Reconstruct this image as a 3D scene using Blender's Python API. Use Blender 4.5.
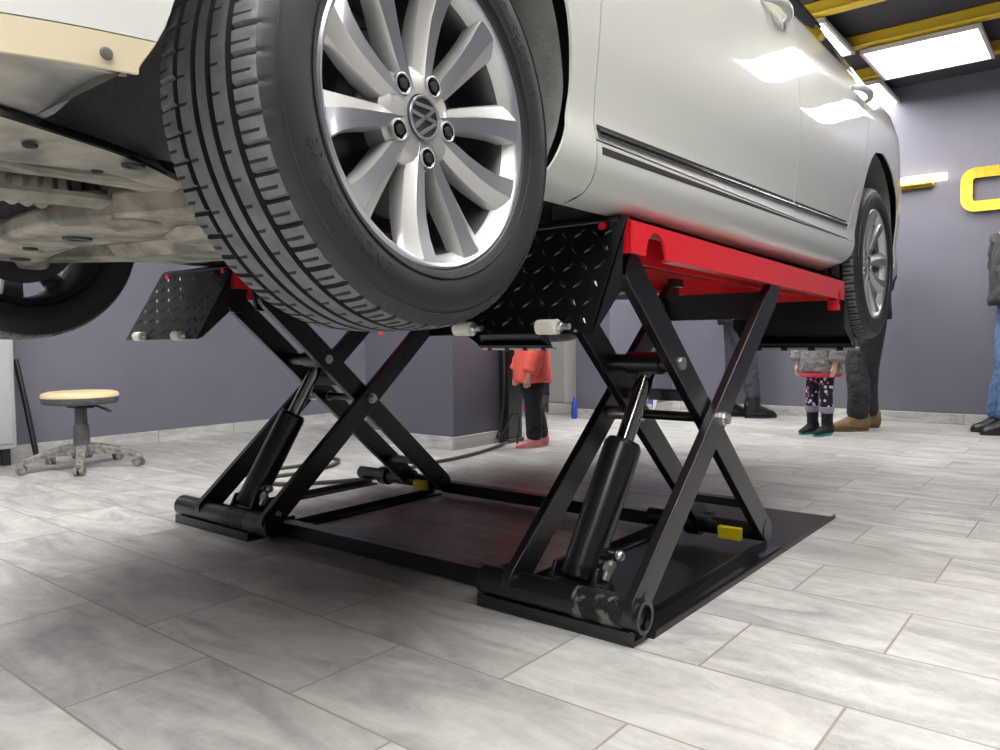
import bpy, bmesh, math, random
from mathutils import Vector, Matrix
PI = math.pi; sin = math.sin; cos = math.cos
random.seed(7)
for o in list(bpy.data.objects): bpy.data.objects.remove(o)
S = bpy.context.scene; COL = S.collection

# ------------------------------------------------------------------ camera, world, light, exposure
cam_d = bpy.data.cameras.new('camera'); cam = bpy.data.objects.new('camera', cam_d); COL.objects.link(cam)
cam_d.sensor_fit = 'HORIZONTAL'; cam_d.sensor_width = 36; cam_d.lens = 762.07/1000*36
cam_d.clip_start = .02; cam_d.clip_end = 100
_r = Vector((0.77953134, 0.62627107, -0.01074422)); _u = Vector((-0.02064965, 0.04283945, 0.99886855)); _f = Vector((-0.62602275, 0.77842747, -0.04632697))
M = Matrix((_r, _u, -_f)).transposed().to_4x4(); M.translation = Vector((0, 0, .71)); cam.matrix_world = M
S.camera = cam
S.view_settings.view_transform = 'Standard'; S.view_settings.look = 'None'
S.view_settings.gamma = 1; S.view_settings.use_curve_mapping = False
S.view_settings.exposure = 0.15
PANEL_POWER = 15.0
W = bpy.data.worlds.new('world'); S.world = W; W.use_nodes = True
W.node_tree.nodes['Background'].inputs[0].default_value = (.75, .78, .85, 1)
W.node_tree.nodes['Background'].inputs[1].default_value = .15
S.cycles.max_bounces = 8; S.cycles.diffuse_bounces = 4; S.cycles.glossy_bounces = 4
S.cycles.use_denoising = True; S.cycles.sample_clamp_indirect = 4.0

# ------------------------------------------------------------------ materials
def lin(c): return tuple(((v/255)/12.92 if v/255 <= .04045 else ((v/255+.055)/1.055)**2.4) for v in c) + (1,)
MATS = {}
def mat(name, col, rough=.5, metal=0, coat=0, var=0, vscale=8, bump=0, bscale=60, spec=.5, col2=None, emit=0, coat_rough=.05, detail=4, ramp=(.35, .65), bdist=.01):
    m = bpy.data.materials.new(name); m.use_nodes = True; nt = m.node_tree; b = nt.nodes['Principled BSDF']
    c = lin(col); b.inputs['Base Color'].default_value = c
    b.inputs['Roughness'].default_value = rough; b.inputs['Metallic'].default_value = metal
    b.inputs['Coat Weight'].default_value = coat; b.inputs['Coat Roughness'].default_value = coat_rough
    b.inputs['Specular IOR Level'].default_value = spec
    if emit:
        b.inputs['Emission Color'].default_value = c; b.inputs['Emission Strength'].default_value = emit
    if var or col2:
        g = nt.nodes.new('ShaderNodeNewGeometry'); n = nt.nodes.new('ShaderNodeTexNoise'); n.inputs['Scale'].default_value = vscale
        n.inputs['Detail'].default_value = detail; nt.links.new(g.outputs['Position'], n.inputs['Vector'])
        r = nt.nodes.new('ShaderNodeValToRGB'); r.color_ramp.elements[0].position = ramp[0]; r.color_ramp.elements[1].position = ramp[1]
        c2 = lin(col2) if col2 else tuple(max(0, x*(1-var)) for x in c[:3]) + (1,)
        r.color_ramp.elements[0].color = c2; r.color_ramp.elements[1].color = c
        nt.links.new(n.outputs['Fac'], r.inputs['Fac']); nt.links.new(r.outputs['Color'], b.inputs['Base Color'])
    if bump:
        g = nt.nodes.new('ShaderNodeNewGeometry'); n = nt.nodes.new('ShaderNodeTexNoise'); n.inputs['Scale'].default_value = bscale
        nt.links.new(g.outputs['Position'], n.inputs['Vector'])
        bp = nt.nodes.new('ShaderNodeBump'); bp.inputs['Strength'].default_value = bump; bp.inputs['Distance'].default_value = bdist
        nt.links.new(n.outputs['Fac'], bp.inputs['Height']); nt.links.new(bp.outputs['Normal'], b.inputs['Normal'])
    MATS[name] = m; return m

PAINT = mat('white_paint', (190, 192, 189), .34, coat=1, coat_rough=.02)
PAINTD = mat('white_paint_dusty', (194, 187, 166), .5, coat=.15, col2=(184, 174, 148), vscale=4)
CORE = mat('dark_underbody', (58, 57, 56), .8, var=.4, vscale=9)
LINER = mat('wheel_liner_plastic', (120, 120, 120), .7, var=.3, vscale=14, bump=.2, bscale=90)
TRAY = mat('dusty_undertray', (152, 147, 136), .75, col2=(98, 95, 90), vscale=9, detail=8, ramp=(.38, .58), bump=.25, bscale=25)
SPLASH = mat('dusty_splash_shield', (168, 162, 148), .8, col2=(98, 98, 100), vscale=6, bump=.2, bscale=30)
ALLOYDUST = mat('dusty_cast_alloy', (160, 154, 140), .6, .1, col2=(106, 102, 95), vscale=12, detail=8, ramp=(.38, .58), bump=.2)
RUST = mat('rusty_heat_shield', (128, 96, 78), .75, .2, col2=(92, 76, 66), vscale=18)
STEELD = mat('dark_steel', (44, 44, 47), .5, .4)
CHROME = mat('chrome', (225, 226, 230), .08, 1)
DCHROME = mat('dark_chrome_trim', (96, 96, 100), .22, 1)
GAPM = mat('dark_gap', (24, 24, 25), .7)
BLACKG = mat('black_gloss_trim', (12, 12, 14), .15, coat=.5)
GLASS = mat('dark_window_glass', (20, 23, 27), .04)
RUBBER = mat('tyre_rubber', (36, 37, 40), .5, var=.25, vscale=12, bump=.02, bscale=160)
RUBDUST = mat('tyre_tread_rubber', (102, 103, 106), .62, var=.35, vscale=25, bump=.15, bscale=140)
GROOVE = mat('tread_groove_rubber', (20, 21, 23), .8)
ALLOY = mat('silver_alloy_paint', (188, 188, 188), .36, .55, coat=.5)
ALLOYF = mat('machined_alloy_face', (176, 178, 188), .3, .8, coat=.4)
ALLOYB = mat('rim_barrel', (90, 91, 94), .4, .8)
CAPD = mat('cap_dark_enamel', (44, 46, 52), .35, .3)
DISC = mat('brake_disc_iron', (108, 108, 110), .35, .9)
BLK = mat('black_powder_coat', (19, 20, 23), .3, .1, coat=.35, bump=.04, bscale=220, coat_rough=.2)
BLKM = mat('black_plate_steel', (34, 34, 35), .33, .3, var=.35, vscale=5, bump=.03, bscale=80)
BLKW = mat('weld_splashed_black', (22, 22, 24), .45, .2, col2=(104, 102, 98), vscale=20, bump=.3, bscale=120, ramp=(.40, .47), detail=8)
DIA = mat('black_tread_plate', (17, 18, 20), .28, .3, coat=.4, bump=.05, bscale=200, coat_rough=.15)
RED = mat('red_powder_coat', (215, 32, 40), .3, coat=.5, coat_rough=.15)
ZINC = mat('zinc_hardware', (200, 202, 204), .28, .95)
RODM = mat('polished_rod', (170, 168, 168), .15, 1)
NYLON = mat('white_nylon', (222, 220, 208), .5)
YEL = mat('yellow_stop_paint', (236, 214, 22), .45, var=.12, vscale=30)
RUBPAD = mat('black_rubber_block', (26, 26, 27), .8, bump=.2, bscale=150)
CUSH = mat('beige_vinyl_cushion', (226, 200, 158), .5, bump=.05, bscale=90)
GREYP = mat('dusty_grey_plastic', (88, 88, 88), .6, col2=(70, 70, 72), vscale=25)
GREYL = mat('worn_grey_plastic', (140, 137, 130), .65, col2=(84, 84, 84), vscale=40)
CABM = mat('light_grey_enamel', (168, 172, 178), .4, .2)
CABG = mat('shaded_grey_laminate', (170, 169, 168), .5)
CABW = mat('pale_grey_laminate', (196, 194, 192), .5)
SKIN = mat('skin', (222, 172, 148), .5)
EYEM = mat('eye_dark', (24, 18, 16), .2)
HAIR = mat('dark_hair', (34, 26, 22), .6, bump=.3, bscale=200)
CORAL = mat('coral_fleece', (240, 104, 92), .85, bump=.4, bscale=70)
BLKTR = mat('black_trousers', (26, 27, 33), .85, bump=.9, bscale=16, bdist=.04)
CHARTR = mat('charcoal_trousers', (44, 45, 51), .85, bump=.9, bscale=16, bdist=.04)
SLATE = mat('slate_jeans', (60, 64, 76), .85, bump=.9, bscale=16, bdist=.04, var=.2, vscale=9)
JEANS = mat('blue_denim', (84, 112, 158), .85, bump=.8, bscale=18, bdist=.04, var=.35, vscale=9)
PINK = mat('pink_shoe', (226, 146, 152), .6)
MAGENTA = mat('magenta_flower', (214, 70, 160), .7)
GREYJ = mat('grey_quilted_jacket', (132, 130, 133), .7, bump=.9, bscale=24, bdist=.03, var=.2, vscale=15)
DGREYJ = mat('dark_grey_padded_jacket', (48, 50, 54), .7, bump=.9, bscale=14, bdist=.04)
REDH = mat('red_lining', (190, 52, 66), .8)
LILAC = mat('lilac_fur_trim', (150, 142, 172), .9, bump=.6, bscale=120)
TEAL = mat('teal_sole', (40, 160, 158), .6)
BROWN = mat('brown_suede', (142, 116, 84), .8, var=.3, vscale=40)
SOLE = mat('tan_sole', (120, 100, 78), .8)
LEATHER = mat('black_leather', (22, 22, 25), .35)
HOSE = mat('grey_hose', (66, 64, 62), .6)
GOLD = mat('gold_mirror_acrylic', (184, 156, 56), .22, .9, bump=.25, bscale=5, bdist=.02)
YBEAM = mat('yellow_beam_paint', (206, 172, 40), .5)
PFRAME = mat('white_panel_frame', (205, 200, 200), .5)
DIFF = mat('light_panel_diffuser', (255, 252, 246), .5, emit=PANEL_POWER)
LEDW = mat('warm_led_lens', (255, 246, 214), .5, emit=6)
DARKCEIL = mat('dark_ceiling_paint', (50, 50, 61), .7)
TREDP = mat('toy_red', (214, 52, 56), .5); TBLUE = mat('toy_blue', (52, 66, 170), .5); TWHITE = mat('toy_white', (235, 235, 235), .5)
BLUEP = mat('blue_plastic', (36, 72, 156), .5)
LAMPR = mat('red_indicator_lens', (226, 70, 40), .3, emit=.6)

def wall_mat(name, c):
    return mat(name, c, .55, var=.07, vscale=2.2, bump=.03, bscale=120)
WALLM = wall_mat('purple_grey_wall_paint', (106, 105, 121))
WALLS = wall_mat('darker_purple_grey_wall', (92, 92, 106))  # darker tone of the wall colour, used on the column

# leggings with scattered flowers
m = bpy.data.materials.new('floral_leggings'); m.use_nodes = True; nt = m.node_tree; b = nt.nodes['Principled BSDF']
g = nt.nodes.new('ShaderNodeNewGeometry'); v = nt.nodes.new('ShaderNodeTexVoronoi'); v.inputs['Scale'].default_value = 32
nt.links.new(g.outputs['Position'], v.inputs['Vector'])
mx = nt.nodes.new('ShaderNodeMix'); mx.data_type = 'RGBA'; lt = nt.nodes.new('ShaderNodeMath'); lt.operation = 'LESS_THAN'; lt.inputs[1].default_value = .36
nt.links.new(v.outputs['Distance'], lt.inputs[0]); nt.links.new(lt.outputs[0], mx.inputs['Factor'])
mx.inputs['A'].default_value = lin((26, 26, 52))
rp = nt.nodes.new('ShaderNodeValToRGB'); rp.color_ramp.interpolation = 'CONSTANT'
rp.color_ramp.elements[0].color = lin((226, 222, 226)); rp.color_ramp.elements[1].position = .55; rp.color_ramp.elements[1].color = lin((206, 120, 140))
sp = nt.nodes.new('ShaderNodeSeparateColor'); nt.links.new(v.outputs['Color'], sp.inputs[0]); nt.links.new(sp.outputs[0], rp.inputs['Fac'])
nt.links.new(rp.outputs['Color'], mx.inputs['B']); nt.links.new(mx.outputs['Result'], b.inputs['Base Color']); b.inputs['Roughness'].default_value = .8
FLORAL = m

# floor / baseboard tiles
def tile_mat(name, plane='XY', mortar=.0032, off=(0, 0), base=(203, 203, 201), dark=(146, 146, 147), rough=.24):
    m = bpy.data.materials.new(name); m.use_nodes = True; nt = m.node_tree; b = nt.nodes['Principled BSDF']; L = nt.links.new; N = nt.nodes.new
    g = N('ShaderNodeNewGeometry'); s = N('ShaderNodeSeparateXYZ'); L(g.outputs['Position'], s.inputs[0]); c = N('ShaderNodeCombineXYZ')
    if plane == 'XY': L(s.outputs['X'], c.inputs['X']); L(s.outputs['Y'], c.inputs['Y'])
    elif plane == 'XZ': L(s.outputs['X'], c.inputs['X']); L(s.outputs['Z'], c.inputs['Y'])
    else: L(s.outputs['Y'], c.inputs['X']); L(s.outputs['Z'], c.inputs['Y'])
    ad = N('ShaderNodeVectorMath'); ad.operation = 'ADD'; ad.inputs[1].default_value = (off[0], off[1], 0); L(c.outputs[0], ad.inputs[0])
    br = N('ShaderNodeTexBrick'); br.inputs['Scale'].default_value = 1; br.inputs['Brick Width'].default_value = .6; br.inputs['Row Height'].default_value = .31
    br.inputs['Mortar Size'].default_value = mortar; br.inputs['Mortar Smooth'].default_value = .2; br.inputs['Bias'].default_value = 0; br.offset = .5
    br.inputs['Color1'].default_value = (0, 0, 0, 1); br.inputs['Color2'].default_value = (1, 1, 1, 1); br.inputs['Mortar'].default_value = (.5, .5, .5, 1)
    L(ad.outputs[0], br.inputs['Vector'])
    # per tile offset of the veining
    wo = N('ShaderNodeVectorMath'); wo.operation = 'MULTIPLY_ADD'; L(br.outputs['Color'], wo.inputs[0]); wo.inputs[1].default_value = (7, 13, 5); L(ad.outputs[0], wo.inputs[2])
    mp = N('ShaderNodeMapping'); mp.inputs['Scale'].default_value = (1.5, 4.6, 1); mp.inputs['Rotation'].default_value = (0, 0, .12); L(wo.outputs[0], mp.inputs['Vector'])
    n1 = N('ShaderNodeTexNoise'); n1.inputs['Scale'].default_value = 1.3; n1.inputs['Detail'].default_value = 9; n1.inputs['Roughness'].default_value = .62; n1.inputs['Distortion'].default_value = 1.6
    L(mp.outputs[0], n1.inputs['Vector'])
    r1 = N('ShaderNodeValToRGB'); r1.color_ramp.elements[0].position = .3; r1.color_ramp.elements[1].position = .62
    r1.color_ramp.elements[0].color = lin(dark); r1.color_ramp.elements[1].color = lin(base); L(n1.outputs['Fac'], r1.inputs['Fac'])
    e = r1.color_ramp.elements.new(.47); e.color = lin(tuple((3*p+2*q)/5 for p, q in zip(base, dark)))
    # thin pale veins
    n2 = N('ShaderNodeTexNoise'); n2.inputs['Scale'].default_value = 3.2; n2.inputs['Detail'].default_value = 6; n2.inputs['Distortion'].default_value = 2.5; L(wo.outputs[0], n2.inputs['Vector'])
    r2 = N('ShaderNodeValToRGB'); r2.color_ramp.elements[0].position = .485; r2.color_ramp.elements[0].color = (0, 0, 0, 1)
    r2.color_ramp.elements[1].position = .515; r2.color_ramp.elements[1].color = (0, 0, 0, 1); e = r2.color_ramp.elements.new(.5); e.color = (.22, .22, .22, 1)
    L(n2.outputs['Fac'], r2.inputs['Fac'])
    m1 = N('ShaderNodeMix'); m1.data_type = 'RGBA'; L(r2.outputs['Color'], m1.inputs['Factor']); L(r1.outputs['Color'], m1.inputs['A']); m1.inputs['B'].default_value = lin((214, 211, 206))
    # tile to tile tone
    tv = N('ShaderNodeMapRange'); tv.inputs['To Min'].default_value = .86; tv.inputs['To Max'].default_value = 1.06; L(br.outputs['Color'], tv.inputs['Value'])
    vm = N('ShaderNodeVectorMath'); vm.operation = 'SCALE'; L(m1.outputs['Result'], vm.inputs[0]); n4 = N('ShaderNodeTexNoise'); n4.inputs['Scale'].default_value = 26; n4.inputs['Detail'].default_value = 7; n4.inputs['Roughness'].default_value = .7; L(wo.outputs[0], n4.inputs['Vector'])
    g4 = N('ShaderNodeMapRange'); g4.inputs['From Min'].default_value = .3; g4.inputs['From Max'].default_value = .7; g4.inputs['To Min'].default_value = .86; g4.inputs['To Max'].default_value = 1.07; L(n4.outputs['Fac'], g4.inputs['Value'])
    mm = N('ShaderNodeMath'); mm.operation = 'MULTIPLY'; L(tv.outputs[0], mm.inputs[0]); L(g4.outputs[0], mm.inputs[1]); L(mm.outputs[0], vm.inputs['Scale'])
    # worn grey-brown stains
    n3 = N('ShaderNodeTexNoise'); n3.inputs['Scale'].default_value = .9; n3.inputs['Detail'].default_value = 5; L(ad.outputs[0], n3.inputs['Vector'])
    r3 = N('ShaderNodeValToRGB'); r3.color_ramp.elements[0].position = .52; r3.color_ramp.elements[1].position = .75; r3.color_ramp.elements[0].color = (0, 0, 0, 1); r3.color_ramp.elements[1].color = (.4, .4, .4, 1)
    L(n3.outputs['Fac'], r3.inputs['Fac'])
    m2 = N('ShaderNodeMix'); m2.data_type = 'RGBA'; L(r3.outputs['Color'], m2.inputs['Factor']); L(vm.outputs[0], m2.inputs['A']); m2.inputs['B'].default_value = lin((150, 146, 141))
    m3 = N('ShaderNodeMix'); m3.data_type = 'RGBA'; L(br.outputs['Fac'], m3.inputs['Factor']); L(m2.outputs['Result'], m3.inputs['A']); m3.inputs['B'].default_value = lin((140, 133, 126))
    L(m3.outputs['Result'], b.inputs['Base Color'])
    rr = N('ShaderNodeMapRange'); rr.inputs['To Min'].default_value = rough+.06; rr.inputs['To Max'].default_value = rough+.16; L(n1.outputs['Fac'], rr.inputs['Value']); L(rr.outputs[0], b.inputs['Roughness'])
    bp = N('ShaderNodeBump'); bp.inputs['Strength'].default_value = .35; bp.inputs['Distance'].default_value = .002
    sub = N('ShaderNodeMath'); sub.operation = 'SUBTRACT'; L(n1.outputs['Fac'], sub.inputs[0]); L(br.outputs['Fac'], sub.inputs[1]); L(sub.outputs[0], bp.inputs['Height']); L(bp.outputs['Normal'], b.inputs['Normal'])
    return m
FLOORM = tile_mat('grey_stone_tiles', 'XY', off=(.684+6, -1.525+.31*21))
BASEX = tile_mat('baseboard_tiles', 'XZ', off=(6, .1))
BASEY = tile_mat('baseboard_tiles_side', 'YZ', off=(6, .1))

# ------------------------------------------------------------------ mesh builder
def V(*a): return Vector(a)
WO = {}                                    # world origin of every object while building
class MB:
    def __init__(s): s.v = []; s.f = []; s.m = []; s.mi = 0
    def add(s, vs, fs):
        o = len(s.v); s.v += [Vector(p) for p in vs]
        for f in fs: s.f.append(tuple(o+i for i in f)); s.m.append(s.mi)
        return o
    def box(s, c, d, R=None, taper=None):
        x, y, z = d[0]/2, d[1]/2, d[2]/2
        P = [V(a, b_, c_) for c_ in (-z, z) for b_ in (-y, y) for a in (-x, x)]
        if taper:
            for i in range(4, 8): P[i].x *= taper[0]; P[i].y *= taper[1]
        if R is not None: P = [R @ p for p in P]
        s.add([p+Vector(c) for p in P], [(0, 2, 3, 1), (4, 5, 7, 6), (0, 1, 5, 4), (2, 6, 7, 3), (0, 4, 6, 2), (1, 3, 7, 5)]); return s
    def cbox(s, c, d, r=.004, R=None):     # box with chamfered edges
        x, y, z = [k/2 for k in d]; r = min(r, x*.9, y*.9, z*.9); P = []; idx = {}
        def vid(p):
            k = tuple(round(q, 6) for q in p)
            if k not in idx: idx[k] = len(P); P.append(Vector(p))
            return idx[k]
        F = []
        for ax in range(3):
            for sg in (-1, 1):
                u, w = [(1, 2), (2, 0), (0, 1)][ax]; h = (x, y, z); q = []
                for a, b_ in ((-1, -1), (1, -1), (1, 1), (-1, 1)):
                    p = [0, 0, 0]; p[ax] = sg*h[ax]; p[u] = a*(h[u]-r); p[w] = b_*(h[w]-r); q.append(vid(p))
                F.append(q if sg > 0 else q[::-1])
        for ax in range(3):
            u, w = [(1, 2), (2, 0), (0, 1)][ax]; h = (x, y, z)
            for a in (-1, 1):
                for b_ in (-1, 1):
                    q = []
                    for (e, k) in ((-1, 0), (1, 0), (1, 1), (-1, 1)):
                        p = [0, 0, 0]; p[ax] = e*(h[ax]-r)
                        if k == 0: p[u] = a*h[u]; p[w] = b_*(h[w]-r)
                        else: p[u] = a*(h[u]-r); p[w] = b_*h[w]
                        q.append(vid(p))
                    F.append(q if a*b_ > 0 else q[::-1])
        for a in (-1, 1):
            for b_ in (-1, 1):
                for e in (-1, 1):
                    q = [vid((a*x, b_*(y-r), e*(z-r))), vid((a*(x-r), b_*y, e*(z-r))), vid((a*(x-r), b_*(y-r), e*z))]
                    F.append(q if a*b_*e > 0 else q[::-1])
        if R is not None: P = [R @ p for p in P]
        s.add([p+Vector(c) for p in P], F); return s
    def cyl(s, p0, p1, r0, r1=None, n=20, caps=True, inner=None):
        p0 = Vector(p0); p1 = Vector(p1); r1 = r0 if r1 is None else r1; d = (p1-p0).normalized()
        a = d.orthogonal().normalized(); b_ = d.cross(a); ring = lambda p, r: [p+(a*cos(2*PI*i/n)+b_*sin(2*PI*i/n))*r for i in range(n)]
        if inner is None:
            o = s.add(ring(p0, r0)+ring(p1, r1), [(i, (i+1) % n, n+(i+1) % n, n+i) for i in range(n)])
            if caps: s.add([], []); s.f.append(tuple(o+i for i in range(n))[::-1]); s.f.append(tuple(o+n+i for i in range(n))); s.m += [s.mi, s.mi]
        else:
            o = s.add(ring(p0, r0)+ring(p1, r1)+ring(p1, inner)+ring(p0, inner), [(k*n+i, k*n+(i+1) % n, ((k+1) % 4)*n+(i+1) % n, ((k+1) % 4)*n+i) for k in range(4) for i in range(n)])
        return s
    def hexnut(s, p0, p1, r): return s.cyl(p0, p1, r, r, 6)
    def tube(s, pts, r, n=8, caps=True):
        pts = [Vector(p) for p in pts]; k = len(pts); rs = r if isinstance(r, (list, tuple)) else [r]*k
        up = None; rings = []
        for i, p in enumerate(pts):
            t = (pts[min(i+1, k-1)]-pts[max(i-1, 0)]).normalized()
            a = t.orthogonal().normalized() if up is None else (up-t*up.dot(t)).normalized()
            up = a; b_ = t.cross(a); rings += [p+(a*cos(2*PI*j/n)+b_*sin(2*PI*j/n))*rs[i] for j in range(n)]
        o = s.add(rings, [(i*n+j, i*n+(j+1) % n, (i+1)*n+(j+1) % n, (i+1)*n+j) for i in range(k-1) for j in range(n)])
        if caps:
            s.f.append(tuple(o+i for i in range(n))[::-1]); s.f.append(tuple(o+(k-1)*n+i for i in range(n))); s.m += [s.mi, s.mi]
        return s
    def prism(s, poly, depth, axis='X', at=0):  # polygon in the two other axes, extruded along axis from at to at+depth
        def P(p, t):
            return V(t, p[0], p[1]) if axis == 'X' else V(p[0], t, p[1]) if axis == 'Y' else V(p[0], p[1], t)
        n = len(poly); fs = [(i, (i+1) % n, n+(i+1) % n, n+i) for i in range(n)]
        fs += [tuple(range(n))[::-1], tuple(range(n, 2*n))]
        s.add([P(p, at) for p in poly]+[P(p, at+depth) for p in poly], fs); return s
    def lathe(s, prof, n=48, axis='Z', c=(0, 0, 0), a0=0, close=False, mats=None):  # prof: (radius, height along axis)
        c = Vector(c); k = len(prof); vs = []
        for i in range(n):
            a = a0+2*PI*i/n
            for (r, h) in prof:
                vs.append(c+(V(r*cos(a), r*sin(a), h) if axis == 'Z' else V(h, r*cos(a), r*sin(a)) if axis == 'X' else V(r*sin(a), h, r*cos(a))))
        o = len(s.v); s.v += vs
        for i in range(n):
            for j in range(k if close else k-1):
                j2 = (j+1) % k; i2 = (i+1) % n
                s.f.append((o+i*k+j, o+i2*k+j, o+i2*k+j2, o+i*k+j2)); s.m.append(mats[j] if mats else s.mi)
        return s
    def grid(s, fn, nu, nv, thick=0, nrm=None):  # fn(u,v) -> point; with thickness along -normal function
        P = [[Vector(fn(i/nu, j/nv)) for j in range(nv+1)] for i in range(nu+1)]
        o = s.add([p for r in P for p in r], [(i*(nv+1)+j, (i+1)*(nv+1)+j, (i+1)*(nv+1)+j+1, i*(nv+1)+j+1) for i in range(nu) for j in range(nv)])
        if thick:
            nn = Vector(nrm); t = nn*thick
            k = (nu+1)*(nv+1); o2 = s.add([p-t for r in P for p in r], [(i*(nv+1)+j, i*(nv+1)+j+1, (i+1)*(nv+1)+j+1, (i+1)*(nv+1)+j) for i in range(nu) for j in range(nv)])
            loop = [i*(nv+1) for i in range(nu+1)]+[nu*(nv+1)+j for j in range(1, nv+1)]+[i*(nv+1)+nv for i in range(nu-1, -1, -1)]+[j for j in range(nv-1, 0, -1)]
            for a in range(len(loop)):
                p, q = loop[a], loop[(a+1) % len(loop)]; s.f.append((o+p, o2+p, o2+q, o+q)); s.m.append(s.mi)
        return s
    def ball(s, c, r, nu=16, nv=10, sq=(1, 1, 1)):
        c = Vector(c); vs = [c+V(0, 0, r*sq[2])]
        for j in range(1, nv):
            t = PI*j/nv
            vs += [c+V(r*sq[0]*sin(t)*cos(2*PI*i/nu), r*sq[1]*sin(t)*sin(2*PI*i/nu), r*sq[2]*cos(t)) for i in range(nu)]
        vs.append(c-V(0, 0, r*sq[2])); f = [(0, 1+i, 1+(i+1) % nu) for i in range(nu)]
        for j in range(nv-2): f += [(1+j*nu+i, 1+(j+1)*nu+i, 1+(j+1)*nu+(i+1) % nu, 1+j*nu+(i+1) % nu) for i in range(nu)]
        b_ = 1+(nv-2)*nu; f += [(b_+i, len(vs)-1, b_+(i+1) % nu) for i in range(nu)]
        s.add(vs, f); return s
    def build(s, name, mats, parent=None, angle=35, bevel=0, origin=None, smooth=True):
        wo = Vector(origin) if origin is not None else Vector((0, 0, 0))
        if parent is not None: wo = WO[parent.name]
        me = bpy.data.meshes.new(name); me.from_pydata([p-wo for p in s.v], [], s.f)
        for m in (mats if isinstance(mats, (list, tuple)) else [mats]): me.materials.append(m)
        me.polygons.foreach_set('material_index', s.m); me.update()
        bm = bmesh.new(); bm.from_mesh(me); bmesh.ops.recalc_face_normals(bm, faces=bm.faces); bm.to_mesh(me); bm.free()
        if smooth:
            me.shade_smooth(); me.set_sharp_from_angle(angle=math.radians(angle))
        o = bpy.data.objects.new(name, me); COL.objects.link(o); WO[o.name] = wo
        if parent is not None: o.parent = parent
        else: o.location = wo
        if bevel:
            md = o.modifiers.new('bevel', 'BEVEL'); md.width = bevel; md.segments = 2; md.limit_method = 'ANGLE'
        return o
def tag(o, label=None, cat=None, group=None, kind=None):
    if label: o['label'] = label
    if cat: o['category'] = cat
    if group: o['group'] = group
    if kind: o['kind'] = kind
    return o
def empty(name, loc, label, cat, group=None):
    o = bpy.data.objects.new(name, None); COL.objects.link(o); o.location = loc; o.empty_display_size = .1; WO[o.name] = Vector(loc)
    return tag(o, label, cat, group)
def dup(root, loc, rotz=None, label=None, group=None):
    r = root.copy(); COL.objects.link(r); r.location = loc
    if rotz is not None: r.rotation_euler = (0, 0, rotz)
    if label: r['label'] = label
    if group: r['group'] = group
    for ch in list(root.children):
        c = ch.copy(); COL.objects.link(c); c.parent = r
        for g_ in list(ch.children):
            d = g_.copy(); COL.objects.link(d); d.parent = c
    return r
def copy_part(part, parent, loc, rotz=0):
    c = part.copy(); COL.objects.link(c); c.parent = parent; c.location = loc; c.rotation_euler = (0, 0, rotz)
    for g_ in list(part.children):
        d = g_.copy(); COL.objects.link(d); d.parent = c
    return c
def Rx(a): return Matrix.Rotation(a, 3, 'X')
def Ry(a): return Matrix.Rotation(a, 3, 'Y')
def Rz(a): return Matrix.Rotation(a, 3, 'Z')
def spline(pts, k=8):
    pts = [Vector(p) for p in pts]; out = []
    for i in range(len(pts)-1):
        p0, p1, p2, p3 = pts[max(i-1, 0)], pts[i], pts[i+1], pts[min(i+2, len(pts)-1)]
        for j in range(k):
            t = j/k; out.append(.5*((2*p1)+(p2-p0)*t+(2*p0-5*p1+4*p2-p3)*t*t+(3*p1-p0-3*p2+p3)*t**3))
    return out+[pts[-1]]
def interp(x, tab):
    if x <= tab[0][0]: return tab[0][1]
    for (a, b_), (c, d) in zip(tab, tab[1:]):
        if x <= c: return b_+(d-b_)*(x-a)/(c-a)
    return tab[-1][1]

# ------------------------------------------------------------------ the room
CEIL = 2.72; XL = -5.33; XR = 3.4; YB = 6.95; YF = -4.0
def struct(mb, name, m, **k): return tag(mb.build(name, m, **k), kind='structure')
struct(MB().box(((XL+XR)/2, (YB+YF)/2, -.05), (XR-XL+.4, YB-YF+.4, .1)), 'floor', FLOORM)
struct(MB().box(((XL+XR)/2, (YB+YF)/2, CEIL+.05), (XR-XL+.4, YB-YF+.4, .1)), 'ceiling', DARKCEIL)
struct(MB().box((XL-.1, (YB+YF)/2, CEIL/2), (.2, YB-YF+.4, CEIL)), 'wall_left', WALLM)
struct(MB().box((XR+.1, (YB+YF)/2, CEIL/2), (.2, YB-YF+.4, CEIL)), 'wall_right', WALLM)
wf = MB()                                  # street side: unseen wide opening, added to let world light in
wf.box((XL+.4, YF-.1, CEIL/2), (.8, .2, CEIL)); wf.box((XR-.4, YF-.1, CEIL/2), (.8, .2, CEIL)); wf.box(((XL+XR)/2, YF-.1, CEIL-.1), (XR-XL, .2, .2))
struct(wf, 'wall_front', WALLM)
wb = MB(); wb.box(((XL+XR)/2, YB+.1, CEIL/2), (XR-XL, .2, CEIL))
struct(wb, 'wall_back', WALLM)
struct(MB().box((-3.72, 3.93, CEIL/2), (.84, .62, CEIL)), 'wall_column', WALLS)
struct(MB().box((-3.575, 6.35, CEIL/2), (.35, 1.2, CEIL)), 'wall_pier', WALLM)
BH = .085
struct(MB().cbox((XL+.006, (YB+YF)/2, BH/2), (.012, YB-YF, BH), .003), 'baseboard_left', BASEY)
struct(MB().cbox(((XL+XR)/2, YB-.006, BH/2), (XR-XL, .012, BH), .003), 'baseboard_back', BASEX)
struct(MB().cbox((-3.72, 3.93, BH/2), (.864, .644, BH), .003), 'baseboard_column', BASEX)
struct(MB().cbox((-3.575, 6.35, BH/2), (.374, 1.224, BH), .003), 'baseboard_pier', BASEX)
# yellow ceiling beams
for i in range(13):
    y = 7.02-.715*i
    b_ = MB(); b_.cbox((-.2, y, 2.68), (6.9, .06, .08), .006)
    b_.cbox((-.2, y, 2.648), (6.9, .085, .012), .003)
    struct(b_, 'trim_%d' % (i+1), YBEAM)
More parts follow.
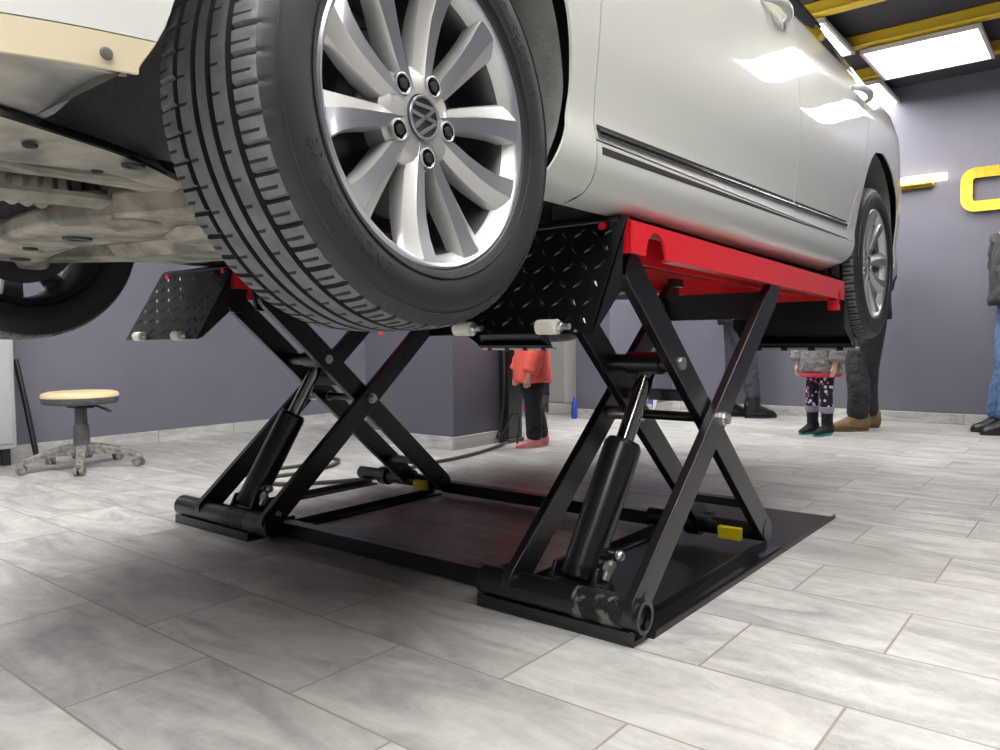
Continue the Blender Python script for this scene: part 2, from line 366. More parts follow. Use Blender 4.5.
# light panels in a checkerboard between the beams
def light_panel(x, y, label):
    t = empty('ceiling_light_panel', (x, y, 2.63), label, 'ceiling light', 'square light panels on the ceiling')
    f = MB(); w, d = .70, .70
    for sx in (-1, 1): f.cbox((x+sx*(w/2-.012), y, 2.615), (.024, d, .03), .003); f.cbox((x, y+sx*(d/2-.012), 2.615), (w, .024, .03), .003)
    f.box((x, y, 2.628), (w-.02, d-.02, .006)); f.build('frame', PFRAME, t)
    MB().box((x, y, 2.613), (w-.05, d-.05, .012)).build('diffuser', DIFF, t)
    return t
first = None
for r in range(0, 13):
    for c in range(-4, 2):
        if (r+c) % 2 or (c > -1 and r < 6) or (c == -1 and r in (3, 5)): continue
        x = -1.02+.72*c+.72; y = 6.66-.715*r
        lab = 'square white light panel overhead, out of direct view above the car or camera'
        
        if first is None: first = light_panel(x, y, lab); o = first
        else: o = dup(first, (x, y, 2.63), label=lab)
        if abs(x+1.02) < .01 and r == 1: o['label'] = 'fully visible bright square light panel between yellow ceiling beams'
        elif abs(x+1.74) < .01 and r == 0: o['label'] = 'light panel whose edge shows just above the rear door handle, by the back wall'
        elif abs(x+1.74) < .01 and r == 2: o['label'] = 'light panel whose thin edge shows beside the car window'
for x, y in ((-.3, -1.205), (-1.02, -1.92), (-1.74, -1.205)): dup(first, (x, y, 2.63), label=first['label'])  # extra unseen panels off the pattern, added for more light at the front
for x, y, lab in ((.04, 5.23, 'light panel right of the car that mirrors in the front door'), (.04, 6.58, 'light panel by the back wall that mirrors in the rear door')):
    dup(first, (x, y, 2.63), label=lab).scale = (.85, .85, 1)
# gold sign on the back wall
def ring_sign(x0, x1, z0, z1, r, w):
    m = MB(); n = 8
    def loop(ins):
        rr = max(.005, r-ins); P = []
        for cx, cz, a0 in ((x1-r, z1-r, 0), (x0+r, z1-r, 90), (x0+r, z0+r, 180), (x1-r, z0+r, 270)):
            for k in range(n+1):
                a = math.radians(a0+90*k/n); P.append((cx+rr*cos(a), cz+rr*sin(a)))
        return P
    A, B = loop(0), loop(w); k = len(A); y0, y1 = YB-.05, YB-.002
    vs = [V(x, y0, z) for x, z in A]+[V(x, y0, z) for x, z in B]+[V(x, y1, z) for x, z in A]+[V(x, y1, z) for x, z in B]
    fs = []
    for i in range(k):
        j = (i+1) % k; fs += [(i, j, k+j, k+i), (i, 2*k+i, 2*k+j, j), (k+i, k+j, 3*k+j, 3*k+i)]
    m.add(vs, fs); return m
C = ring_sign(-.945, -.25, 1.655, 1.99, .10, .08)
tag(C.build('gold_sign_letter', GOLD, origin=None), 'gold mirror-finish rounded letter outline on the back wall', 'sign letter')
t = empty('gold_sign_bar', (-1.33, YB-.03, 1.93), 'short gold wall bar with glowing white top, beside the rear bumper', 'wall light')
MB().cyl((-1.56, YB-.035, 1.915), (-1.14, YB-.035, 1.915), .034, n=20).build('bar', GOLD, t)
MB().cyl((-1.54, YB-.055, 1.95), (-1.04, YB-.055, 1.95), .03, n=16).build('glowing_tube', LEDW, t)
MB().box((-1.33, YB-.015, 1.915), (.4, .03, .03)).build('wall_bracket', GOLD, t)

# ------------------------------------------------------------------ scissor lift
L = empty('scissor_lift', (-1.86, 2.3, 0), 'low black scissor lift with red platforms raised under the white car', 'car lift')
ZP0 = .977
def zp(y): return ZP0-.027*(y-1.5)
def arm(mb, x, p, q, w=.078, t=.026, n=8):      # flat bar with rounded ends in the Y-Z plane
    p = V(0, *p); q = V(0, *q); d = (q-p).normalized(); e = V(0, -d.z, d.y); P = []
    a0 = math.atan2(e.z, e.y)
    for k in range(n+1):
        a = a0+PI*k/n; P.append((p.y+w/2*cos(a), p.z+w/2*sin(a)))
    for k in range(n+1):
        a = a0+PI+PI*k/n; P.append((q.y+w/2*cos(a), q.z+w/2*sin(a)))
    mb.prism(P, t, 'X', x-t/2); return mb
PA0, PA1 = (1.555, .078), (2.465, .865)          # arm pair A: front foot to rear of platform
PB0, PB1 = (1.595, .868), (2.48, .078)          # arm pair B: front of platform to rear foot
def lerp2(p, q, t): return (p[0]+(q[0]-p[0])*t, p[1]+(q[1]-p[1])*t)
PC = (2.025, .484)
def pattern_plate(mb, o, ex, ey, nz, w, h, sp=.04):
    # raised lozenges in alternating directions on a plate of size w x h
    ex, ey, nz, o = Vector(ex), Vector(ey), Vector(nz), Vector(o); nx, ny = int(w/sp), int(h/sp)
    for i in range(nx):
        for j in range(ny):
            c = o+ex*((i+.5)*w/nx)+ey*((j+.5)*h/ny); a = PI/4 if (i+j) % 2 else -PI/4
            d = ex*cos(a)+ey*sin(a); e = -ex*sin(a)+ey*cos(a); l, b_, q = .017, .005, .003
            mb.add([c+d*l, c+e*b_, c-d*l, c-e*b_, c+nz*q+d*l*.55, c+nz*q+e*b_*.4, c+nz*q-d*l*.55, c+nz*q-e*b_*.4],
                   [(4, 5, 6, 7), (0, 1, 5, 4), (1, 2, 6, 5), (2, 3, 7, 6), (3, 0, 4, 7)])
def ramp(front, x0, x1):
    # hinged drop-down ramp flap at one end of a platform
    if front:
        top, bot, back = (1.502, zp(1.5)+.004), (1.352, .724), (1.475, .815)
    else:
        top, bot, back = (3.235, zp(3.2)-.012), (3.43, .664), (3.27, .75)
    m = MB(); T = V(0, top[0]-bot[0], top[1]-bot[1]); h = T.length; ey = -T.normalized(); ex = V(1, 0, 0)
    nz = ex.cross(ey);
    if (nz.y < 0) != front: nz = -nz
    c = V((x0+x1)/2, (top[0]+bot[0])/2, (top[1]+bot[1])/2)-nz*.003
    R = Matrix((ex, ey, ex.cross(ey))).transposed(); m.box(c, (x1-x0, h, .006), R)
    if front: pattern_plate(m, V(x0+.012, top[0], top[1])+ey*.012, ex, ey, nz, x1-x0-.024, h-.02)
    m.build('ramp_flap', DIA if front else BLK, L, angle=20)
    for x in (x0, x1-.006):
        ck = MB(); ck.prism([top, bot, (bot[0]+(.02 if front else -.02), bot[1]+.004), back, (back[0]+(.012 if front else -.012), top[1]-.03)], .006, 'X', x); ck.build('ramp_cheek', BLK, L)
    hg = MB(); hg.cyl((x0+.02, top[0]+(.004 if front else -.004), top[1]-.006), (x1-.02, top[0]+(.004 if front else -.004), top[1]-.006), .011, n=12)
    hg.build('ramp_hinge', BLK, L)
    if front:
        for x in (x0+.125, x1-.105):
            rl = MB(); rl.cyl((x-.025, bot[0]-.008, bot[1]+.012), (x+.025, bot[0]-.008, bot[1]+.012), .0165, n=18); r_ = rl.build('ramp_roller', NYLON, L)
            ax = MB(); ax.cyl((x-.03, bot[0]-.008, bot[1]+.012), (x+.055, bot[0]-.008, bot[1]+.012), .007, n=10); ax.hexnut((x+.027, bot[0]-.008, bot[1]+.012), (x+.036, bot[0]-.008, bot[1]+.012), .011)
            a_ = ax.build('roller_axle', ZINC, L)
        for x in (x0+.06, x1-.055): kb = MB(); kb.hexnut((x, top[0]-.002, top[1]-.02), (x, top[0]-.016, top[1]-.02), .011); kb.build('hinge_bolt', RED, L)
    else:
        # folded lower edge with a segmented zinc rod
        e = MB(); e.box((x0/2+x1/2, bot[0]-.03, bot[1]+.012), (x1-x0-.02, .05, .005)); e.build('ramp_edge', BLK, L)
        rd = MB()
        rd.cyl((x0-.0, bot[0]+.002, bot[1]-.006), (x1+.015, bot[0]+.002, bot[1]-.006), .008, n=12)
        rd.build('ramp_rod', ZINC, L)
        for k in range(4):
            sl = MB(); x = x0+.06+k*(x1-x0-.12)/3; sl.cyl((x-.014, bot[0]+.002, bot[1]-.006), (x+.014, bot[0]+.002, bot[1]-.006), .012, n=12); sl.build('rod_sleeve', BLK, L)
def lift_unit(xo, xi, AX, BX, CX, sheet):
    # AX, BX: side planes of the wide and the narrow arm pair (near side first)
    # xo: side facing +X, xi: other side
    x1, x0 = max(xo, xi), min(xo, xi); xm = (x0+x1)/2; xc = CX[0]; w = max(x1, AX[0]+.014)
    # base
    f = MB(); f.box((xm, 1.56, .006), (x1-x0, .075, .012)); f.box((xm, 1.527, .016), (x1-x0, .006, .032)); f.build('base_plate', BLK, L, bevel=.001)
    for x in (x0+.035, x1-.035):
        rl = MB(); rl.box((x, 2.06, .004), (.05, .96, .008)); rl.box((x-.022, 2.06, .014), (.006, .96, .028)); rl.build('base_rail', BLK, L)
    if sheet:
        s_ = MB(); s_.box((x0/2+x1/2-.01, 2.36, .0015), (x1-x0+.045, 1.52, .003)); s_.box((x1+.01, 2.36, .008), (.004, 1.50, .014)); s_.build('base_sheet', BLKM, L)
    # front pivot tube
    tb = MB(); tb.cyl((x0+.0, PA0[0]+.005, PA0[1]-.015), (w+.012, PA0[0]+.005, PA0[1]-.015), .040, n=32, inner=.030)
    tb.build('pivot_tube', BLK, L, angle=40)
    sl = MB(); sl.cyl((x1-.17, PA0[0]+.005, PA0[1]-.015), (x1-.035, PA0[0]+.005, PA0[1]-.015), .0412, n=28); sl.build('weld_patch', BLKW, L)
    sd = MB(); sd.box((xm, PA0[0]-.004, .02), (x1-x0-.03, .05, .02)); sd.build('pivot_saddle', BLK, L, bevel=.003)
    for x in (x1-.025, x1-.085, x0+.03):
        bt = MB(); bt.hexnut((x, 1.548, .03), (x, 1.548, .05), .011); bt.cyl((x, 1.548, .026), (x, 1.548, .03), .015, n=14); bt.build('anchor_bolt', ZINC, L)
    # rear sliding tube
    rt = MB(); rt.cyl((x0+.01, PB1[0], PB1[1]-.012), (w-.04, PB1[0], PB1[1]-.012), .03, n=24); rt.build('slide_tube', BLK, L)
    cl = MB(); cl.cyl((x0+.16, PB1[0], PB1[1]-.012), (x0+.21, PB1[0], PB1[1]-.012), .042, n=24); cl.build('slide_collar', BLK, L)
    # arms
    for x in AX: arm(MB(), x, PA0, PA1).build('outer_arm', BLK, L, bevel=.002)
    for x in BX: arm(MB(), x, PB0, PB1).build('inner_arm', BLK, L, bevel=.002)
    for x, sg, xb in ((AX[0]+.013, 1, BX[0]+.013), (AX[1]-.013, -1, BX[1]-.013)):
        for p in (PC, ):
            bt = MB(); bt.cyl((xb-sg*.03, *p), (x+sg*.012, *p), .02, n=20); bt.hexnut((x+sg*.012, *p), (x+sg*.024, *p), .015); bt.build('centre_pivot_bolt', ZINC, L)
        hp = MB(); q = lerp2(PA0, PA1, .03); hp.cyl((x-sg*.02, q[0]+.002, q[1]+.0), (x+sg*.003, q[0]+.002, q[1]+.0), .0125, n=16); hp.build('foot_pin', BLK if sheet else ZINC, L)
        rb = MB(); q = lerp2(PB0, PB1, .285); rb.cyl((xb-sg*.03, *q), (xb+sg*.005, *q), .017, n=18); rb.build('cylinder_pivot_pin', ZINC, L)
        sp_ = MB(); sp_.cyl((xb+sg*.004, PB1[0], PB1[1]-.004), (xb-sg*.05, PB1[0], PB1[1]-.004), .036, n=22); sp_.build('slide_roller', BLK, L)
        q = lerp2(PA0, PA1, .72); hl = MB(); hl.cyl((x-sg*.02, *q), (x+sg*.0015, *q), .009, n=14); hl.build('arm_hole_plug', RUBPAD, L)
        # upper feet
        br = MB(); br.prism([(PB0[0]-.045, PB0[1]+.02), (PB0[0]-.03, PB0[1]-.045), (PB0[0]+.03, PB0[1]-.05), (PB0[0]+.05, zp(1.6)-.012), (PB0[0]-.045, zp(1.5)-.012)], .014, 'X', xb-sg*.042-.007); br.build('upper_bracket', BLK, L, bevel=.001)
        sh = MB(); sh.box((x-sg*.03, PA1[0], PA1[1]+.035), (.03, .07, .03)); sh.build('slide_shoe', BLK, L, bevel=.003)
    # cross tubes between the B arms
    q = lerp2(PB0, PB1, .285); ct = MB(); ct.cyl((BX[1], *q), (BX[0], *q), .024, n=24); ct.cyl((CX[1]-.05, *q), (CX[1]+.05, *q), .031, n=24); ct.build('cross_tube', BLK, L)
    q2 = lerp2(PB0, PB1, .40); c2 = MB(); c2.box(((BX[0]+BX[1])/2, q2[0], q2[1]), (BX[0]-BX[1], .05, .03), None); c2.build('arm_brace', BLK, L, bevel=.002)
    q5 = lerp2(PB0, PB1, .485); c5 = MB(); c5.cyl((BX[1], *q5), (BX[0], *q5), .014, n=18); c5.build('arm_tie_tube', BLK, L)
    q3 = lerp2(PB0, PB1, .87); c3 = MB(); c3.box(((BX[0]+BX[1])/2, q3[0], q3[1]), (BX[0]-BX[1], .04, .026), None); c3.build('arm_brace', BLK, L, bevel=.002)
    q4 = lerp2(PA0, PA1, .93); c4 = MB(); c4.box(((AX[0]+AX[1])/2, q4[0], q4[1]), (AX[0]-AX[1]+.01, .012, .085)); c4.build('upper_cross_plate', BLK, L)
    # hydraulic cylinder
    p = V(CX[0], 1.605, .085); e = V(CX[1], q[0]+.03, q[1]+.0); d = (e-p).normalized(); ln = (e-p).length
    cy = MB(); cy.cyl(p+d*.02, p+d*(ln*.61), .05, n=36); cy.cyl(p+d*(ln*.61), p+d*(ln*.63), .05, .043, n=36); cy.cyl(p+d*.02, p+d*.05, .05, n=36); cy.build('hydraulic_cylinder', BLK, L, angle=50)
    ro = MB(); ro.cyl(p+d*(ln*.62), e, .024, n=28); ro.build('piston_rod', RODM, L)
    for sx in (-1, 1):
        cv = MB(); cv.prism([(1.575, .085), (1.6, .14), (1.65, .14), (1.69, .05), (1.575, .02)], .012, 'X', xc+sx*.062-.006); cv.build('cylinder_clevis', BLK, L, bevel=.002)
    cp = MB(); cp.cyl((xc-.085, p.y, p.z+.002), (xc+.085, p.y, p.z+.002), .017, n=20); cp.build('clevis_pin', BLK, L)
    fb = p+d*.085; el = MB(); el.cyl(fb, fb+V(.085, -.012, .012), .014, n=14); el.hexnut(fb+V(.07, -.01, .01), fb+V(.1, -.014, .014), .018); el.build('hydraulic_elbow', BLK, L)
    ht = MB(); h0 = fb+V(.088, -.012, .012); ht.hexnut(h0+V(.0, 0, .012), h0+V(0, .0, -.012), .016); ht.cyl(h0, h0+V(-.02, -.012, -.06), .011, n=14); ht.hexnut(h0+V(-.008, -.004, -.022), h0+V(-.014, -.008, -.04), .016); ht.ball(h0+V(.014, 0, .0), .014); ht.build('hose_fitting', ZINC, L)
    hs = MB(); hs.tube(spline([h0+V(-.02, -.012, -.055), h0+V(-.03, .0, -.09), h0+V(-.05, .06, -.112), h0+V(-.09, .12, -.112)], 5), .008); hs.build('hydraulic_hose', RUBBER, L)
    # yellow stop block at the rear foot
    yb = MB(); yb.cbox((w-.14, PB1[0]-.045, .058), (.08, .022, .042), .003); yb.build('stop_block', YEL, L)
    # platform: folded red channel
    y0, y1 = 1.505, 3.215
    pl = MB()
    def slab(c, dx, ya, yb_, dz0, dz1):   # box following the platform's slope: z from zp-dz0 to zp-dz1
        vs = []
        for x in (c-dx/2, c+dx/2):
            for y in (ya, yb_):
                for dz in (dz0, dz1): vs.append(V(x, y, zp(y)-dz))
        pl.add(vs, [(0, 1, 3, 2), (4, 6, 7, 5), (0, 4, 5, 1), (2, 3, 7, 6), (0, 2, 6, 4), (1, 5, 7, 3)])
    slab(xm, x1-x0+.02, y0, y1, 0, .006)
    # side flanges with a half-round notch near the front
    for x in (x1+.004, x0-.01):
        N = 14; out = []
        out += [(y0, 0), (y0, .078)]
        if x > xm or True:
            yc, r = y0+.115, .05
            out += [(yc-r, .078)]+[(yc-r*cos(PI*k/N), .078-r*1.15*sin(PI*k/N)) for k in range(1, N)]+[(yc+r, .078)]
            yc, r = y1-.07, .02
            out += [(yc-r, .078)]+[(yc-r*cos(PI*k/N), .078-r*1.6*sin(PI*k/N)) for k in range(1, N)]+[(yc+r, .078)]
        out += [(y1, .078), (y1, 0)]
        # split into quads: strip between the top edge and the lower outline
        low = out[1:-1]
        for (a, b_), (c, d) in zip(low, low[1:]):
            if abs(c-a) < 1e-6: continue
            vs = [V(xx, y, zp(y)-q) for xx in (x, x+.006) for (y, q) in ((a, 0), (c, 0), (c, d), (a, b_))]
            pl.add(vs, [(0, 1, 2, 3), (7, 6, 5, 4), (0, 4, 5, 1), (3, 2, 6, 7)])
        vs = [V(xx, y0, zp(y0)-q) for q in (0, .078) for xx in (x, x+.006)]; pl.add(vs, [(0, 1, 3, 2)])
        vs = [V(xx, y1, zp(y1)-q) for q in (0, .078) for xx in (x, x+.006)]; pl.add(vs, [(0, 1, 3, 2)])
        sx = -1 if x > xm else 1
        slab(x+.003+sx*.014, .03, y0+.2, y1-.15, .072, .078)
    for yy in (y0, y1-.006): slab(xm, x1-x0, yy, yy+.006, 0, .078)
    pl.build('platform', RED, L, angle=25)
    for xx in (x1-.075, x0+.075): bm_ = MB(); bm_.box((xx, 2.3, zp(2.3)-.045), (.006, 1.3, .07), Rx(-.027)); bm_.build('platform_channel', RED, L)
    for xx in (x1-.01, x0+.01):
        pn = MB(); pn.cyl((xx-.02, y1-.07, zp(y1)-.085), (xx+.02, y1-.07, zp(y1)-.085), .014, n=16); pn.box((xx, y1-.07, zp(y1)-.1), (.04, .026, .04)); pn.build('platform_pin', RED, L)
    ramp(True, x0+.0, x1+.0); ramp(False, x0, x1)
lift_unit(-.842, -1.312, (-.856, -1.21), (-.888, -1.10), (-1.05, -.982), True)
lift_unit(-2.386, -2.888, (-2.300, -2.71), (-2.332, -2.555), (-2.52, -2.405), False)
for y, z, w in ((1.655, .034, .055), (2.545, .042, .05)):
    MB().cbox((-1.853, y, z), (1.06, w, .05), .004).build('base_crossbar', BLK, L)
for x in (-1.345, -2.36):
    c_ = MB(); c_.box((x, 1.655, .034), (.012, .1, .066)); c_.hexnut((x+.006, 1.625, .05), (x+.018, 1.625, .05), .011); c_.build('crossbar_flange', BLK, L, bevel=.002)
# limit switch on the far unit's platform with a red lens
ls = MB(); ls.box((-2.78, 2.55, .83), (.06, .05, .1)); b_ = ls.build('limit_switch', BLK, L, bevel=.003)
MB().ball((-2.74, 2.5, .752), .014, 12, 8).build('indicator_lamp', LAMPR, L)
# rubber blocks between platforms and sills
pi = 0
for x, side in ((-.985, 'near'), (-2.475, 'far')):
    for y, end in ((1.62, 'front'), (2.95, 'rear')):
        z = zp(y); h_ = 1.028-.0115*(y-2.25)-z-.003; p = MB(); p.cbox((0, 0, h_/2), (.15, .2, h_-.002), .005)
        for k in range(5): p.box((-.05+.025*k, 0, h_-.001), (.012, .18, .003))
        o = p.build('rubber_lifting_block', RUBPAD); o.location = (x, y, z+.001); o.rotation_euler = (-.02, 0, 0)
        tag(o, {('near', 'front'): 'black rubber block under the white sill, by the near red platform corner', ('near', 'rear'): 'black rubber block under the sill, near the rear wheel end of the near red platform',
                ('far', 'front'): 'black rubber block on the front end of the far red platform', ('far', 'rear'): 'black rubber block on the rear end of the far red platform'}[(side, end)], 'lifting block', 'rubber blocks carrying the car')

# ------------------------------------------------------------------ the car
XC = -1.73
CAR = empty('car', (XC, 2.25, .73), 'white four-door saloon car raised on the red-topped scissor lift', 'car')
YH, YR, ZH = .87, 3.635, 1.04                   # front and rear hub, hub height
Y0, Y1 = -.07, 4.74
def halfw(y):
    w = .93
    if y < .75: w *= max(.02, 1-((.75-y)/.83)**2.7)**(1/2.7)
    if y > 3.95: w *= max(.02, 1-((y-3.95)/.82)**2.2)**(1/2.2)
    return w
DPROF = [(.975, -.10), (.985, -.06), (1.0, -.035), (1.03, -.016), (1.06, -.010), (1.10, -.012), (1.13, -.018), (1.2, -.014), (1.3, -.004), (1.42, .0), (1.52, -.004), (1.6, -.008), (1.66, -.012), (1.70, -.022), (1.76, -.042), (1.80, -.062), (1.83, -.085), (1.95, -.14), (2.08, -.21), (2.15, -.27), (2.2, -.36), (2.23, -.5)]
def _sm(tab, n=8):
    out = []
    for i in range(len(tab)-1):
        p0, p1, p2, p3 = tab[max(i-1, 0)], tab[i], tab[i+1], tab[min(i+2, len(tab)-1)]; h = p2[0]-p1[0]
        m1 = (p2[1]-p0[1])/max(1e-6, p2[0]-p0[0]); m2 = (p3[1]-p1[1])/max(1e-6, p3[0]-p1[0])
        for k in range(n):
            t = k/n; out.append((p1[0]+h*t, (2*t**3-3*t*t+1)*p1[1]+(t**3-2*t*t+t)*h*m1+(3*t*t-2*t**3)*p2[1]+(t**3-t*t)*h*m2))
    return out+[tab[-1]]
DPROF = _sm(DPROF)
def S_(y, z, side=1, off=0):
    return V(XC+side*(halfw(y)+interp(z, DPROF)+off), y, z)
# arch outlines (y, z), front side bottom to rear side bottom
def arch_curve(pts): return [(p.x, p.y) for p in spline([V(a, b_, 0) for a, b_ in pts], 6)]
FA = arch_curve([(.405, .985), (.43, 1.03), (.447, 1.09), (.455, 1.17), (.475, 1.3), (.56, 1.44), (.70, 1.535), (.84, 1.56), (.98, 1.535), (1.11, 1.45), (1.2, 1.33), (1.235, 1.2), (1.22, 1.11), (1.185, 1.04), (1.16, .985)])
RA = arch_curve([(3.12, .985), (3.21, 1.03), (3.27, 1.09), (3.31, 1.17), (3.34, 1.28), (3.42, 1.41), (3.55, 1.50), (3.69, 1.525), (3.83, 1.49), (3.95, 1.40), (4.01, 1.28), (4.02, 1.18), (3.995, 1.09), (3.96, 1.03), (3.93, .985)])
def arch_side(A, z, which):
    top = max(range(len(A)), key=lambda i: A[i][1]); half = A[:top+1] if which == 0 else A[top:][::-1]
    return interp(z, [(p[1], p[0]) for p in half])
def arch_top(A, y):
    return interp(y, sorted([p for p in A if p[1] > 1.15]))
TH = .006
def panel(name, fy0, fy1, z0, z1, nu, nv, m=PAINT, both=True, lip=0, off=0, parent=None, slots=None, fz0=None, flare=0, piv=None):
    out = []
    for side in ((1, -1) if both else (1,)):
        mb = MB()
        def fn(u, v):
            z = z0+(z1-z0)*v; a, b_ = fy0(z), fy1(z); y = a+(b_-a)*u
            zz = z
            if fz0 is not None: zz = fz0(y)+(z1-fz0(y))*v
            if piv is not None and z > piv: zz = piv+(zz-piv)*(zbelt(y)-.012-piv)/(z1-piv)
            if flare: t = max(0, min(1, (1.20-zz)/.14)); t = t*t*(3-2*t); return S_(y, zz, side, off+t*(flare-interp(zz, DPROF)))
            return S_(y, zz, side, off)
        mb.grid(fn, nu, nv, TH, (side, 0, 0))
        out.append(mb.build(name, m, parent or CAR, angle=50))
    return out
k_ = lambda c: (lambda z: c)
# dark inner core, added to block light through the body shell
core = MB()
core.box((XC, 2.21, 1.26), (1.62, 1.86, .40)); core.box((XC, 2.3, 1.5), (1.72, 1.7, .5))
core.box((XC, .60, 1.36), (.98, 1.3, .60)); core.box((XC, 3.98, 1.36), (.98, 1.45, .62))
core.box((XC, .22, 1.3), (1.45, .3, .5)); core.box((XC, 4.25, 1.3), (1.55, .4, .5))
core.build('body_core', CORE, CAR)
# upper body shell: bonnet, glasshouse, boot lid
def ztop(y): return interp(y, [(-.07, 1.40), (.02, 1.5), (.3, 1.6), (.9, 1.70), (1.35, 1.78), (1.9, 2.08), (2.3, 2.21), (2.7, 2.235), (3.1, 2.2), (3.6, 2.06), (4.1, 1.88), (4.4, 1.86), (4.66, 1.8), (4.74, 1.6)])
def zbelt(y): return interp(y, [(-.07, 1.35), (.1, 1.45), (.4, 1.58), (1.0, 1.70), (1.3, 1.765), (1.7, 1.79), (2.5, 1.81), (3.3, 1.82), (3.9, 1.82), (4.4, 1.78), (4.7, 1.6)])
sh = MB(); ny = 96; nx = 24
def shell(u, v):
    y = Y0+.012+(Y1-Y0-.024)*u; s = 2*v-1; zb, zt = zbelt(y)-.02, ztop(y); a = abs(s)
    wb_ = halfw(y)+interp(zbelt(y), DPROF)-.002
    if zt-zb > .12:                                  # glasshouse section: leaning side then roof
        zs = zb+(zt-zb)*.86; ws = max(.05, wb_+(interp(zs, DPROF)-interp(zb, DPROF)))
        if a > .62: t = (a-.62)/.38; return V(XC+math.copysign(ws+(wb_-ws)*t, s), y, zs+(zb-zs)*t)
        t = a/.62; return V(XC+s/.62*ws, y, zt-(zt-zs)*t**3.2)
    return V(XC+s*wb_, y, zt-(zt-zb)*a**3)
sh.grid(shell, ny, nx); sh.build('upper_body', PAINT, CAR, angle=40)
# side glass and its trim
def glasspt(y, t, side, off):
    zb, zt = zbelt(y)+.0, ztop(y); zs = (zb-.02)+(zt-zb+.02)*.86; z = zb+.012+(zs-.02-zb-.012)*t
    wb_ = halfw(y)+interp(zbelt(y), DPROF)-.002; ws = wb_+(interp(zs, DPROF)-interp(zb-.02, DPROF)); f = (z-(zb-.02))/(zs-(zb-.02))
    return V(XC+side*(wb_+(ws-wb_)*f+off), y, z)
for side in (1, -1):
    for nm, ya, yb_ in (('side_window', 1.75, 2.5), ('side_window', 2.56, 3.42)):
        g_ = MB(); g_.grid(lambda u, v: glasspt(ya+(yb_-ya)*u, v, side, .006), 14, 6, .004, (side, 0, 0)); g_.build(nm, GLASS, CAR)
    w_ = MB(); w_.tube([glasspt(1.7+1.74*k/30, 0, side, .008) for k in range(31)], .004, 8); w_.build('window_trim', BLACKG, CAR)
    w_ = MB(); w_.tube([glasspt(1.8+1.64*k/30, 1, side, .006) for k in range(31)], .005, 8); w_.build('window_trim', DCHROME, CAR)
ws_ = MB(); ws_.grid(lambda u, v: V(XC+(2*v-1)*(.6), 1.42+.75*u, ztop(1.42+.75*u)+.008-.03*abs(2*v-1)**3), 12, 10); ws_.build('windscreen', GLASS, CAR)
# side panels (each built for both flanks)
DOOR_A, DOOR_B, ZD = 1.322, 2.545, 1.098
ZS = 1.122                                            # top of sill ledge
def rdoor_end(z): return interp(z, [(1.1, 3.175), (1.15, 3.2), (1.25, 3.245), (1.35, 3.30), (1.45, 3.37), (1.55, 3.43), (1.66, 3.47), (1.8, 3.48)])
panel('front_fender', lambda z: arch_side(FA, z, 1) if z < 1.555 else .845, lambda z: DOOR_A-.004, .977, 1.70, 8, 40, piv=1.5)
panel('front_fender', k_(.46), k_(.845), 1.3, 1.69, 12, 10, fz0=lambda y: arch_top(FA, y), piv=1.58)
panel('front_bumper', k_(Y0+.004), lambda z: arch_side(FA, z, 0) if z < 1.3 else .4585, 1.0165, 1.52, 36, 30, flare=.012, piv=1.2)
panel('bumper_lower_edge', k_(Y0+.004), lambda z: arch_side(FA, z, 0), .978, 1.015, 36, 6, m=PAINTD, flare=.012)
panel('front_door', k_(DOOR_A), k_(DOOR_B-.0025), ZD, 1.815, 30, 34)
panel('rear_door', k_(DOOR_B+.0025), lambda z: rdoor_end(z)-.003, ZD, 1.825, 24, 34)
panel('sill', k_(DOOR_A), lambda z: arch_side(RA, z, 0), .977, 1.094, 46, 14)
panel('rear_fender', lambda z: rdoor_end(z)+.003, lambda z: arch_side(RA, z, 0) if z < 1.523 else 3.69, 1.096, 1.825, 10, 34)
panel('rear_fender', k_(3.69), k_(4.06), 1.3, 1.82, 12, 12, fz0=lambda y: arch_top(RA, min(y, 4.005)) if y < 4.01 else 1.22)
panel('rear_bumper', lambda z: arch_side(RA, z, 1) if z < 1.28 else 4.02, k_(Y1-.004), .985, 1.3, 30, 16)
panel('rear_fender', k_(4.062), k_(Y1-.01), 1.3, 1.80, 24, 12)
# arch lips
for side in (1, -1):
    # ledge groove under the doors and chrome strips
    gv = MB(); gv.grid(lambda u, v: S_(1.34+1.72*u, 1.07+.022*u+.016*(1-u*.92)*v, side, .0006), 40, 2, .004, (side, 0, 0)); gv.build('sill_groove', GAPM, CAR)
    for ya, yb_ in ((DOOR_A+.006, DOOR_B-.008), (DOOR_B+.008, 3.16)):
        ch = MB()
        def cf(u, v):
            y = ya+(yb_-ya)*u; a = 2*PI*v; z = 1.113+.02*(y-1.3)+.008*sin(a); return S_(y, z, side, .003+.006*cos(a))
        ch.grid(cf, 30, 10); ch.build('chrome_strip', DCHROME, CAR, angle=60)
        bl = MB(); bl.grid(lambda u, v: S_(ya+(yb_-ya)*u, 1.122+.02*(ya+(yb_-ya)*u-1.3)+.007*v, side, .0012), 30, 2, .003, (side, 0, 0)); bl.build('strip_shadow_line', GAPM, CAR)  # dark band painted in for the shadow gap above the chrome
    # door handles: a cup and a bowed grip
    for yc in (2.33, 3.33):
        cu = MB()
        def cupf(u, v):
            a = 2*PI*u; r = v; p = S_(yc+.03+.048*r*cos(a), 1.675+.033*r*sin(a), side, .0015-.012*(1-r*r)*(1 if r < .95 else 0)); return p
        cu.grid(cupf, 24, 6); cu.build('handle_cup', PAINT, CAR, angle=70)
        hd = MB(); P_ = []
        for k in range(17):
            t = k/16; y = yc-.10+.21*t; P_.append(S_(y, 1.692+.006*sin(PI*t), side, .004+.036*sin(PI*t)**.55))
        hd.tube(P_, [.009+.006*sin(PI*k/16) for k in range(17)], 10); hd.build('door_handle', PAINT, CAR, angle=70)
